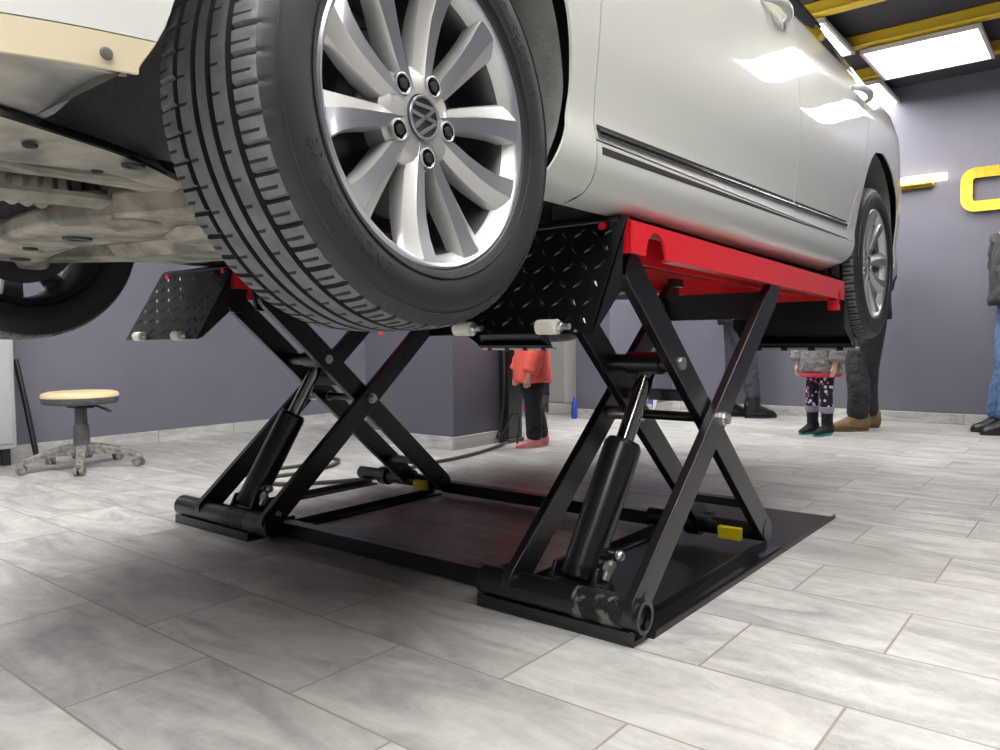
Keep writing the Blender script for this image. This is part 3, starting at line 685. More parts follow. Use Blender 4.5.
# lower bumper lip turned under, with its clip
cl = MB(); p = S_(.374, .992, 1, .062); cl.lathe([(.0, .0008), (.004, .0012), (.006, .0005), (.007, -.002)], 18, 'X', p); cl.build('bumper_clip', GREYP, CAR)
# wheel-arch liners
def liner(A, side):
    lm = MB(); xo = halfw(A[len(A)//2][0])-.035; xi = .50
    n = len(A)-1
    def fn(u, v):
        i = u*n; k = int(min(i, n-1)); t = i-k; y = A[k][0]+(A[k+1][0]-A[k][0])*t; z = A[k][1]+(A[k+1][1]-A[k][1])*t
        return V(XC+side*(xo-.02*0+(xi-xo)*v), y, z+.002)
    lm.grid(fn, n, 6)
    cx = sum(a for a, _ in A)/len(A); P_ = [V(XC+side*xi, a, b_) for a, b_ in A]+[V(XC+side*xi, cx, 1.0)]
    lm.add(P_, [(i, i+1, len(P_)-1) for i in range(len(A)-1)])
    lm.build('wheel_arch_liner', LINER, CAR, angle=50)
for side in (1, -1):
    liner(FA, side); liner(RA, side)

# ---- wheels (local frame: axis X, outboard +X)
def make_wheel():
    c0 = WO[CAR.name]; P0 = V(XC+.80, YH-.012, ZH)     # wheel centre plane
    t = MB(); NB, SEG = 58, 8; n = NB*SEG; SC = 1.028
    prof = [(.098, .224), (.108, .232), (.1155, .25), (.1185, .268), (.117, .284), (.111, .299), (.104, .309), (.098, .3145),
            (.090, .3175), (.076, .3195), (.060, .3205), (.0585, .313), (.0505, .313), (.049, .3208), (.034, .3212), (.0205, .3214), (.019, .3135), (.011, .3135), (.0095, .3215), (0, .3215)]
    full = prof+[(-x, r) for x, r in prof[-2::-1]]; full = [(x*1.03, r) for x, r in full]
    k = len(full); vs = []; ms = []
    for i in range(n):
        a = 2*PI*i/n
        for j, (x, r) in enumerate(full):
            ph = i
            ax = abs(x)
            if .0595 <= ax <= .112 and r > .29 and i % SEG == 0: r -= .006 if ax < .1 else .0025
            if .068 <= ax <= .094 and r > .29 and i % SEG == 4: r -= .002
            if (.05 > ax > .03) and (i+int(3*(ax > .04))) % SEG == 0: r -= .002
            if ax < .0096 and (i+4) % SEG == 0: r -= .002
            r *= SC; x *= SC
            vs.append(P0+V(x, r*cos(a), r*sin(a)))
    fs = []
    for i in range(n):
        i2 = (i+1) % n
        for j in range(k-1):
            fs.append((i*k+j, i2*k+j, i2*k+j+1, i*k+j+1)); lo_ = min(full[j][1], full[j+1][1]); ms.append(2 if lo_ < .3145 and abs(full[j][0]) < .065 or (i % SEG == 0 and .0595 < abs(full[j][0]) < .103 and full[j][1] > .31) or (i % SEG == 4 and .07 < abs(full[j][0]) < .094) or ((i+3*(full[j][0] > .04)) % SEG == 0 and .033 < abs(full[j][0]) < .05) else 1 if abs(full[j][0]) < .105 and full[j][1] > .3 else 0)
    t.v = vs; t.f = fs; t.m = ms
    # fine raised ring lines on the sidewall
    for r_, x_ in ((.243*SC, .1145*SC*1.03), (.296*SC, .1135*SC*1.03)): t.lathe([(r_-.0012, x_-.002), (r_-.0008, x_+.0012), (r_+.0008, x_+.0012), (r_+.0012, x_-.002)], 120, 'X', P0)
    tyre = t.build('wheel', [RUBBER, RUBDUST, GROOVE], CAR, angle=28)
    tyre.location = P0-c0
    for v_ in tyre.data.vertices: v_.co -= (P0-c0)
    WO[tyre.name] = P0
    # sidewall lettering, raised rubber
    for txt, ang, size, r0 in (('BRIDGESTONE', 222, .028, .274), ('BRIDGESTONE', 42, .028, .274)):
        cu = bpy.data.curves.new('lettering', 'FONT'); cu.body = txt; cu.size = size; cu.align_x = 'CENTER'; cu.extrude = .001; cu.space_character = 1.25
        to = bpy.data.objects.new('lettering', cu); COL.objects.link(to); dg = bpy.context.evaluated_depsgraph_get()
        me = bpy.data.meshes.new_from_object(to.evaluated_get(dg)); bpy.data.objects.remove(to)
        bmx = bmesh.new(); bmx.from_mesh(me); bmesh.ops.subdivide_edges(bmx, edges=[e for e in bmx.edges if e.calc_length() > .006], cuts=2); bmesh.ops.triangulate(bmx, faces=bmx.faces); bmx.to_mesh(me); bmx.free()
        for v_ in me.vertices:
            a = math.radians(ang)+v_.co.x/r0; r = r0-v_.co.y
            xx = interp(r, [(.232, .108), (.25, .1155), (.268, .1185), (.284, .117), (.299, .111)])
            v_.co = V((xx+v_.co.z*.5+.0002)*1.03*SC, SC*r*cos(a), SC*r*sin(a))
        me.materials.append(RUBBER); lo = bpy.data.objects.new('sidewall_lettering', me); COL.objects.link(lo); lo.parent = tyre; WO[lo.name] = P0
    # rim: barrel and lip
    kids0 = set(tyre.children)
    r_ = MB()
    r_.lathe([(.222, -.10), (.213, -.095), (.205, -.08), (.198, .0), (.200, .055), (.206, .082), (.213, .094), (.2165, .1), (.2205, .108), (.2255, .1105), (.229, .108), (.230, .102), (.224, .098)], 120, 'X', P0, mats=[1, 1, 1, 1, 1, 0, 0, 2, 2, 2, 0, 0])
    rim = r_.build('rim', [ALLOY, ALLOYB, ALLOYF], tyre, angle=40)
    # hub and ten spokes
    sp = MB(); sp.lathe([(.0, .076), (.034, .076), (.0355, .0825), (.060, .0812), (.070, .077), (.079, .066), (.079, .03), (.0, .03)], 60, 'X', P0)
    for i in range(10):
        th = math.radians(11+36*i); sg = 1 if i % 2 == 0 else -1
        St = []
        for r, w, xf, dp, sw in ((.036, .0105, .0825, .03, .0005), (.050, .0125, .0825, .03, .001), (.066, .0155, .083, .036, .002), (.085, .0195, .0835, .04, .002), (.115, .0215, .086, .04, .003), (.150, .025, .090, .036, .003), (.180, .029, .0955, .032, .001), (.202, .0335, .101, .03, -.002), (.2185, .0375, .107, .014, -.004)):
            pts = [(-w, -.012), (-w*.86, -.002), (w*.12, .0), (w*.22, -.003), (w*.86, -.013), (w, -.022), (w*.97, -dp), (-w*.97, -dp)]
            St.append([(r, sg*(q+sw), xf+d) for q, d in pts])
        vs = []
        for st in St:
            for r, q, x in st: vs.append(P0+V(x, r*cos(th)-q*sin(th), r*sin(th)+q*cos(th)))
        nn = 8; base = len(sp.v); sp.v += vs
        for a in range(len(St)-1):
            for b_ in range(nn):
                f = (base+a*nn+b_, base+a*nn+(b_+1) % nn, base+(a+1)*nn+(b_+1) % nn, base+(a+1)*nn+b_); sp.f.append(f); sp.m.append(1 if b_ == 1 else 0)
        sp.f.append(tuple(base+(len(St)-1)*nn+b_ for b_ in range(nn))); sp.m.append(0); sp.f.append(tuple(base+b_ for b_ in range(nn))); sp.m.append(0)
    sp.build('spokes', [ALLOY, ALLOYF], tyre, angle=32)
    for i in range(5):
        a = math.radians(-7+72*i); cy, cz = .059*cos(a), .059*sin(a)
        pk = MB(); c = P0+V(0, cy, cz)
        pk.lathe([(.0165, .076), (.016, .0838), (.0148, .0842), (.0138, .0835), (.0125, .0822), (0, .082)], 28, 'X', c, mats=[0, 0, 0, 2, 2]); pk.mi = 1  # pocket floor coloured black to paint in the shade of a deep hole
        pk.cyl(c+V(.0818, 0, 0), c+V(.0846, 0, 0), .008, n=6); pk.lathe([(.008, .0846), (.006, .085), (.005, .083), (0, .083)], 12, 'X', c)
        pk.build('lug_bolt', [ALLOY, STEELD, BLACKG], tyre, angle=40)
    # centre cap with a V over W emblem
    cp = MB(); cp.lathe([(.0, .0855), (.028, .0855), (.0295, .086)], 48, 'X', P0); cp.mi = 1
    cp.lathe([(.0292, .086), (.030, .0882), (.0325, .0882), (.0335, .086)], 48, 'X', P0)
    up = math.radians(197); E = lambda u, v: (u*sin(up)+v*cos(up), -u*cos(up)+v*sin(up))   # u to the emblem's right, v up
    def strip(p, q, w):
        d = V(q[0]-p[0], q[1]-p[1], 0).normalized(); e = V(-d.y, d.x, 0)*w/2; vs = []
        for x in (.0845, .0878):
            for (s, g_) in ((p, 1), (q, 1), (q, -1), (p, -1)):
                yy, zz = E(s[0]+e.x*g_, s[1]+e.y*g_); vs.append(P0+V(x, yy, zz))
        cp.add(vs, [(0, 1, 2, 3), (4, 5, 6, 7), (0, 1, 5, 4), (1, 2, 6, 5), (2, 3, 7, 6), (3, 0, 4, 7)])
    q = .0292
    for sg in (-1, 1):
        strip((sg*.0115, .0262), (sg*.0006, .0025), .0052)
        strip((sg*.0228, .0172), (sg*.0098, -.0262), .0052)
        strip((sg*.0098, -.0262), (sg*.0004, -.0035), .0052)
    strip((-.0035, .0022), (.0035, .0022), .003); strip((-.003, -.0045), (.003, -.0045), .004)
    cp.build('centre_cap', [CAPD, ALLOYF], tyre, angle=40)
    # balance weights clipped inside the barrel
    bw = MB(); a = math.radians(232)
    for k in range(3): bw.cbox(P0+V(.03+.0*k, .193*cos(a+.05*k), .193*sin(a+.05*k)), (.02, .012, .012), .002, Rx(a))
    bw.build('balance_weight', ZINC, tyre)
    for o in tyre.children:
        if o not in kids0:
            for v_ in o.data.vertices: v_.co *= SC
    return tyre
wheel = make_wheel()
c0 = WO[CAR.name]
wheel.rotation_euler = (0, 0, .055)
copy_part(wheel, CAR, V(XC+.80, YR, ZH)-c0)
copy_part(wheel, CAR, V(XC-.825, YH, ZH)-c0, PI+.055)
copy_part(wheel, CAR, V(XC-.80, YR, ZH)-c0, PI)
# brakes behind the wheels
for side in (1, -1):
    for y in (YH, YR):
        bx = XC+side*.80
        d_ = MB(); d_.cyl((bx-side*.012, y, ZH), (bx+side*.012, y, ZH), .15, n=60); d_.cyl((bx+side*.012, y, ZH), (bx+side*.03, y, ZH), .08, n=40); d_.build('brake_disc', DISC, CAR)
        a0 = math.radians(165 if y == YH else 20); cb = MB(); cc = V(bx, y+.135*cos(a0), ZH+.135*sin(a0))
        cb.cbox(cc, (.08, .07, .15), .012, Rx(a0)); cb.cbox(cc+V(side*.035, 0, .0), (.03, .05, .11), .01, Rx(a0)); cb.build('brake_caliper', STEELD, CAR)
        kn = MB(); kn.cyl((bx-side*.16, y, ZH), (bx-side*.01, y, ZH), .05, n=24); kn.cyl((bx-side*.5, y, ZH-.02), (bx-side*.12, y, ZH), .016, n=12); kn.build('hub_carrier', CORE, CAR)
        ds = MB(); ds.cyl((bx-side*.03, y, ZH), (bx-side*.036, y, ZH), .165, n=40); ds.build('dust_shield', CORE, CAR)
        st = MB(); st.cyl((bx-side*.2, y, ZH+.05), (bx-side*.26, y+.02, 1.5), .035, n=18); st.tube([V(bx-side*.22, y, ZH+.13)+V(.06*cos(t*.9), .06*sin(t*.9), .0065*t) for t in range(50)], .008, 6); st.build('suspension_strut', STEELD, CAR)
bl = MB(); bl.tube(spline([V(XC+.72, .80, 1.18), V(XC+.76, .76, 1.13), V(XC+.77, .77, 1.06), V(XC+.73, .74, 1.0)], 6), .006, 8); bl.build('brake_hose', RUBBER, CAR)
# underside seen from the front
sp_ = MB(); sp_.grid(lambda u, v: V(XC+.85-.33*v, .0+.42*u, .998+.012*sin(v*7)*u+.012*v), 16, 10, .006, (0, 0, 1)); sp_.build('splash_shield', SPLASH, CAR)
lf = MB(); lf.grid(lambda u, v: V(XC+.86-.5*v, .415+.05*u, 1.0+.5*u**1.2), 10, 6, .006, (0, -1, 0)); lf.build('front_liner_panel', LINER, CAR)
def edge(t):   # outboard edge of the engine undertray
    p = [V(-1.02, .0, .995), V(-1.08, .28, .99), V(-1.115, .42, .985), V(-1.19, .58, .985), V(-1.29, .74, .98), V(-1.34, .95, .98), V(-1.36, 1.15, .985)]
    return spline(p, 6)[int(round(t*36))]
tr = MB()
def trayf(u, v):
    e = edge(u); x = e.x+(-1.43-e.x)*v; return V(x, e.y, e.z-.012*sin(PI*v)+.006*sin(u*17+v*5)*sin(v*9))
tr.grid(trayf, 36, 18, .006, (0, 0, 1)); tr.build('engine_undertray', TRAY, CAR, angle=60)
eb = MB(); eb.tube([edge(k/36)+V(0, 0, -.004) for k in range(37)], .007, 8); eb.build('undertray_edge', BLACKG, CAR)
rl = MB(); rl.grid(lambda u, v: V(-1.405-.03*v-.03*u, -.0+1.0*u, .956-.014*v+.004*sin(u*12)), 20, 3, .008, (0, 0, 1)); rl.build('undertray_rail', TRAY, CAR)
for (x, y, r_) in ((-1.19, .43, .007), (-1.28, .56, .006), (-1.20, .58, .012), (-1.34, .60, .006)):
    h_ = MB(); h_.lathe([(0, .0), (r_*.8, .001), (r_, -.003), (r_*1.4, -.0035), (r_*1.5, .001)], 16, 'Z', (x, y, .969)); h_.build('tray_drain_hole', RUBBER, CAR)
for k in range(2):
    rb = MB(); rb.tube(spline([V(-1.18-.07*k, .24+.08*k, .975), V(-1.26-.05*k, .34+.1*k, .968), V(-1.32, .5+.1*k, .966), V(-1.30, .62+.08*k, .970)], 8), .010, 8); rb.build('tray_stamping', TRAY, CAR)
fx = MB(); P_ = [V(-1.53-.05*k/60, -.1+.78*k/60, .985) for k in range(61)]; fx.tube(P_, [.035+(.004 if k % 2 else -.003) for k in range(61)], 16); fx.build('corrugated_pipe', ALLOYDUST, CAR)
hs = MB(); hs.grid(lambda u, v: V(-1.46-.19*v+.05*u, .60+.19*u, .965-.02*sin(PI*v)+.01*sin(9*u)), 12, 8, .004, (0, 0, 1)); hs.build('heat_shield', RUST, CAR)
gk = MB(); gk.cbox((-1.68, .90, .985), (.36, .16, .05), .02, Rz(-.35)); gk.build('engine_mount_bracket', CORE, CAR)
cm = MB(); P_ = [(-2.30, .70), (-2.0, .63), (-1.75, .60), (-1.52, .60), (-1.42, .66), (-1.44, .78), (-1.62, .83), (-1.84, .77), (-2.05, .80), (-2.30, .85)]
cm.prism(P_, .045, 'Z', .915); cm.build('subframe', ALLOYDUST, CAR, bevel=.012)
for (x, y, r_) in ((-1.70, .70, .022), (-2.2, .765, .018), (-1.95, .70, .012), (-1.5, .70, .010)):
    h_ = MB(); h_.lathe([(0, -.001), (r_*.75, -.001), (r_, -.004), (r_*1.25, -.004), (r_*1.35, .002)], 20, 'Z', (x, y, .914)); h_.build('subframe_hole', RUBBER, CAR, angle=20)
def control_arm(side):
    ca = MB(); X = lambda d: XC+side*d
    def beam(p, q, w0, w1, h):
        p, q = Vector(p), Vector(q); d = (q-p); e = V(-d.y, d.x, 0).normalized(); vs = []
        for (c, w) in ((p, w0), (q, w1)):
            for a, b_ in ((-1, -1), (1, -1), (1, 1), (-1, 1)): vs.append(c+e*a*w/2+V(0, 0, b_*h/2))
        ca.add(vs, [(0, 1, 5, 4), (1, 2, 6, 5), (2, 3, 7, 6), (3, 0, 4, 7), (0, 3, 2, 1), (4, 5, 6, 7)])
    beam((X(.68), YH, .955), (X(.28), YH-.17, .945), .09, .12, .05)
    beam((X(.68), YH, .955), (X(.30), YH+.24, .955), .08, .1, .05)
    ca.lathe([(.0, -.05), (.035, -.05), (.045, -.03), (.045, .03), (.0, .04)], 20, 'Z', (X(.68), YH, .96))
    ca.lathe([(.0, -.04), (.03, -.04), (.05, -.035), (.05, .035), (.0, .035)], 20, 'Z', (X(.28), YH-.17, .945))
    o = ca.build('control_arm', ALLOYDUST, CAR, bevel=.008)
    for t in (.35, .62):
        h_ = MB(); q = V(X(.68), YH, .955).lerp(V(X(.28), YH-.17, .945), t); h_.lathe([(0, -.022), (.016, -.022), (.02, -.0275), (.026, -.0275), (.027, -.02)], 18, 'Z', q); h_.build('arm_lightening_hole', RUBBER, CAR)
control_arm(1); control_arm(-1)
gb = MB(); gb.cbox((-1.82, 1.02, .945), (.40, .22, .07), .03, Rz(.2)); gb.cbox((-1.55, .92, .955), (.2, .16, .08), .025); gb.build('gearbox_cover', ALLOYDUST, CAR)
fl = MB(); fl.cbox((XC, 2.2, 1.045), (1.5, 1.9, .03), .01); fl.build('floor_pan', CORE, CAR)
ex_ = MB(); ex_.tube(spline([V(XC-.05, .9, .99), V(XC-.1, 1.6, 1.0), V(XC-.1, 2.6, 1.0), V(XC-.3, 3.3, .99), V(XC-.35, 4.5, 1.0)], 8), .03, 14); ex_.build('exhaust_pipe', RUST, CAR)
for side in (1, -1): sf = MB(); sf.box((XC+side*.83, 2.2, .99), (.01, 1.75, .02)); sf.build('sill_seam', CORE, CAR)
CAR.rotation_euler = (-.0115, 0, 0)

# ------------------------------------------------------------------ stool
ST = empty('swivel_stool', (-4.60, 1.885, 0), 'low swivel stool with beige round seat on dusty castors by the wall', 'stool')
c = V(-4.60, 1.885, 0)
MB().lathe([(0, .444), (.12, .444), (.17, .441), (.195, .432), (.20, .42), (.198, .408)], 56, 'Z', c).build('seat', CUSH, ST, angle=60)
MB().lathe([(.1995, .41), (.198, .385), (.19, .374), (.15, .368), (0, .366)], 56, 'Z', c).build('seat_shell', GREYP, ST, angle=50)
m = MB(); m.cbox(c+V(0, 0, .357), (.15, .1, .022), .006); m.cyl(c+V(0, 0, .31), c+V(0, 0, .37), .02, n=20); m.build('seat_mount', STEELD, ST)
m = MB(); m.cyl(c+V(0, 0, .245), c+V(0, 0, .345), .033, .031, n=28); m.cyl(c+V(0, 0, .1), c+V(0, 0, .25), .046, .039, n=28); m.build('gas_column', GREYP, ST)
rv = Vector((_r.x, _r.y, 0)).normalized(); fv = Vector((_f.x, _f.y, 0)).normalized()
m = MB(); m.tube([c+rv*.05+V(0, 0, .366), c+rv*.09+V(0, 0, .358), c+rv*.12+V(0, 0, .345)], .006, 8); a_ = m.build('height_lever', STEELD, ST)
m = MB(); q = c+rv*.145+V(0, 0, .335); m.cbox(q, (.075, .03, .012), .005, Rz(math.atan2(rv.y, rv.x)) @ Ry(.4)); m.build('lever_paddle', GREYP, ST)
MB().lathe([(0, .06), (.05, .06), (.055, .08), (.055, .11), (.045, .125), (0, .125)], 28, 'Z', c).build('base_hub', GREYP, ST, angle=50)
base_a = math.atan2(rv.y, rv.x)
for i in range(5):
    a = base_a+math.radians(8+72*i); d = V(cos(a), sin(a), 0); e = V(-sin(a), cos(a), 0); lg = MB(); vs = []
    for t, w, zt, h in ((.04, .03, .135, .06), (.11, .027, .132, .05), (.19, .023, .116, .036), (.265, .02, .09, .028), (.31, .019, .072, .026), (.325, .014, .064, .018)):
        for q, zz in ((-1, zt-h), (1, zt-h), (1, zt-.006), (.6, zt), (-.6, zt), (-1, zt-.006)): vs.append(c+d*t+e*q*w+V(0, 0, zz))
    fs = [(k*6+j, k*6+(j+1) % 6, (k+1)*6+(j+1) % 6, (k+1)*6+j) for k in range(5) for j in range(6)]+[(0, 1, 2, 3, 4, 5), (30, 31, 32, 33, 34, 35)]
    lg.add(vs, fs); lg.build('base_leg', GREYL, ST, angle=40)
    cs = MB(); q = c+d*.305; w = (d*.4+e).normalized()
    for s_ in (-1, 1): cs.cyl(q+w*s_*.008+V(0, 0, .025), q+w*s_*.024+V(0, 0, .025), .025, n=20)
    cs.cyl(q+V(0, 0, .028), q+V(0, 0, .068), .007, n=10); cs.cbox(q+V(0, 0, .036), (.03, .03, .022), .006); cs.build('caster', GREYL, ST)

# ------------------------------------------------------------------ things along the left wall
cb = empty('grey_steel_cabinet', (-5.18, 1.42, 0), 'tall light grey steel cabinet with black feet at the left edge', 'cabinet')
MB().cbox((-5.165, 1.43, .98), (.27, .54, 1.76), .006).build('cabinet_body', CABM, cb)
for dy in (-.22, .22):
    for dx in (-.09, .09): MB().cbox((-5.165+dx, 1.43+dy, .05), (.045, .045, .1), .004).build('foot', RUBPAD, cb)
MB().cbox((-5.026, 1.43, .98), (.008, .50, 1.7), .003).build('door', CABM, cb)
MB().cyl((-5.012, 1.6, .95), (-5.012, 1.6, 1.1), .008, n=12).build('handle', ZINC, cb)
pb = MB(); pb.tube([V(-5.16, 1.85, .004), V(-5.24, 1.83, .32), V(-5.30, 1.80, .62)], .016, 14); tag(pb.build('leaning_steel_bar', BLK), 'black steel bar leaning against the wall behind the stool', 'bar')
# slim black control cabinet beside the column, with its cable
ct = empty('lift_control_cabinet', (-3.24, 4.12, 0), 'slim black control cabinet against the column behind the coral jacket', 'control cabinet')
MB().cbox((-3.245, 4.15, .68), (.08, .16, 1.30), .006).build('housing', BLK, ct)
MB().cbox((-3.24, 4.15, .015), (.09, .18, .03), .004).build('plinth', BLK, ct)
MB().cbox((-3.20, 4.15, 1.1), (.01, .12, .2), .003).build('button_panel', CABM, ct)
h = MB(); h.tube(spline([V(-3.16, 4.0, .02), V(-3.15, 3.93, .014), V(-3.06, 3.6, .012), V(-3.02, 3.3, .012), V(-3.02, 3.03, .012), V(-2.93, 2.65, .012), V(-3.02, 2.40, .012), V(-3.2, 2.21, .012), V(-3.42, 2.25, .012), V(-3.57, 2.44, .012), V(-3.56, 2.7, .012), V(-3.66, 2.86, .012), V(-3.56, 2.89, .012), V(-3.44, 2.76, .012), V(-3.36, 2.52, .012), V(-3.40, 2.32, .012), V(-3.50, 2.24, .012)], 8), .010, 8)
tag(h.build('hydraulic_floor_hose', HOSE), 'grey hose snaking over the tiles behind the far scissor arms', 'hose')
h = MB(); h.tube(spline([V(-3.06, 3.84, .72), V(-3.02, 3.80, .45), V(-3.03, 3.78, .2), V(-3.07, 3.78, .08), V(-3.02, 3.79, .13), V(-2.96, 3.81, .24), V(-2.92, 3.82, .2), V(-2.93, 3.81, .05)], 8), .007, 8)
tag(h.build('control_cable', RUBBER), 'thin black cable looping down in front of the slim control cabinet', 'cable')
lk = empty('pale_grey_locker', (-4.08, 5.98, 0), 'pale grey cupboard by the pier behind the child in coral', 'cupboard')
MB().cbox((-4.03, 6.26, 1.0), (.34, .56, 1.8), .004).build('cupboard_body', CABW, lk)
MB().cbox((-4.115, 5.975, 1.0), (.165, .014, 1.78), .003).build('door', CABG, lk); MB().cbox((-3.945, 5.975, 1.0), (.165, .014, 1.78), .003).build('door', CABW, lk)  # left door toned darker, painting in the shaded face of a pier corner
MB().cbox((-4.03, 6.26, .05), (.35, .6, .1), .004).build('plinth', CABW, lk)
m = MB(); m.lathe([(0, .0), (.024, .0), (.027, .03), (.024, .14), (.010, .165), (.010, .185), (0, .185)], 20, 'Z', (-3.73, 5.69, .0)); tag(m.build('blue_plastic_bottle', BLUEP, angle=50), 'small blue plastic bottle at the foot of the pier', 'bottle')
bt = MB()
for k in range(9):
    bt.mi = k % 3; a0, a1 = 2*PI*k/9, 2*PI*(k+1)/9; c = V(-3.43, 6.55, .115); vs = []; fs = []
    for j in range(11):
        t_ = PI*j/10
        for q in range(4):
            a = a0+(a1-a0)*q/3; vs.append(c+V(.07*sin(t_)*cos(a), .07*sin(t_)*sin(a), .115*cos(t_)))
    for j in range(10):
        for q in range(3): fs.append((j*4+q, (j+1)*4+q, (j+1)*4+q+1, j*4+q+1))
    bt.add(vs, fs)
tag(bt.build('striped_toy_ball', [TREDP, TBLUE, TWHITE]), 'small red, white and blue striped toy on the floor, seen through the near scissor', 'toy')

# ------------------------------------------------------------------ people
def skin(name, nodes, edges, m, parent, sub=2, origin=V(0, 0, 0)):
    names = list(nodes); me = bpy.data.meshes.new(name); me.from_pydata([Vector(nodes[k][0]) for k in names], [(names.index(a), names.index(b_)) for a, b_ in edges], [])
    o = bpy.data.objects.new(name, me); COL.objects.link(o)
    md = o.modifiers.new('skin', 'SKIN'); md.use_smooth_shade = True
    for i, k in enumerate(names):
        r = nodes[k][1]; sv = me.skin_vertices[0].data[i]; sv.radius = r if isinstance(r, tuple) else (r, r); sv.use_root = i == 0
    if sub: o.modifiers.new('subd', 'SUBSURF').levels = sub; o.modifiers['subd'].render_levels = sub
    dg = bpy.context.evaluated_depsgraph_get(); nm = bpy.data.meshes.new_from_object(o.evaluated_get(dg)); bpy.data.objects.remove(o)
    nm.materials.clear(); nm.materials.append(m); nm.shade_smooth()
    r = bpy.data.objects.new(name, nm); COL.objects.link(r); r.parent = parent; WO[r.name] = Vector(); return r
def shoe(mb, x, y, l, w, h, boot=0):
    # foot pointing to +X, heel at x
    n = 12; vs = []; ring = 10
    for i in range(n+1):
        t = i/n; xx = x+l*t; ww = w/2*(.8+.35*sin(PI*min(1, t*1.05))**1)*(1 if t < .9 else 1-(t-.9)*5); hh = interp(t, [(0, h*1.25), (.25, h*1.35), (.45, h*1.0), (.7, h*.68), (.92, h*.5), (1, h*.28)])
        for j in range(ring):
            a = 2*PI*j/ring; vs.append(V(xx, y+ww*cos(a), max(0.012, hh/2+hh/2*sin(a)*1.0)))
    o = mb.add(vs, [(i*ring+j, i*ring+(j+1) % ring, (i+1)*ring+(j+1) % ring, (i+1)*ring+j) for i in range(n) for j in range(ring)])
    mb.f.append(tuple(o+j for j in range(ring))); mb.m.append(mb.mi); mb.f.append(tuple(o+n*ring+j for j in range(ring))); mb.m.append(mb.mi)
    if boot: mb.tube([V(x+l*.24, y, h*.5), V(x+l*.25, y, boot*.6), V(x+l*.25, y, boot)], [w*.62, w*.62, w*.66], 14)
def sole(mb, x, y, l, w):
    P_ = []
    for i in range(20):
        a = 2*PI*i/20; P_.append((x+l/2+l*.52*cos(a), y+w*.52*sin(a)*(1 if cos(a) > -.2 else .85)))
    mb.prism(P_, .02, 'Z', 0)
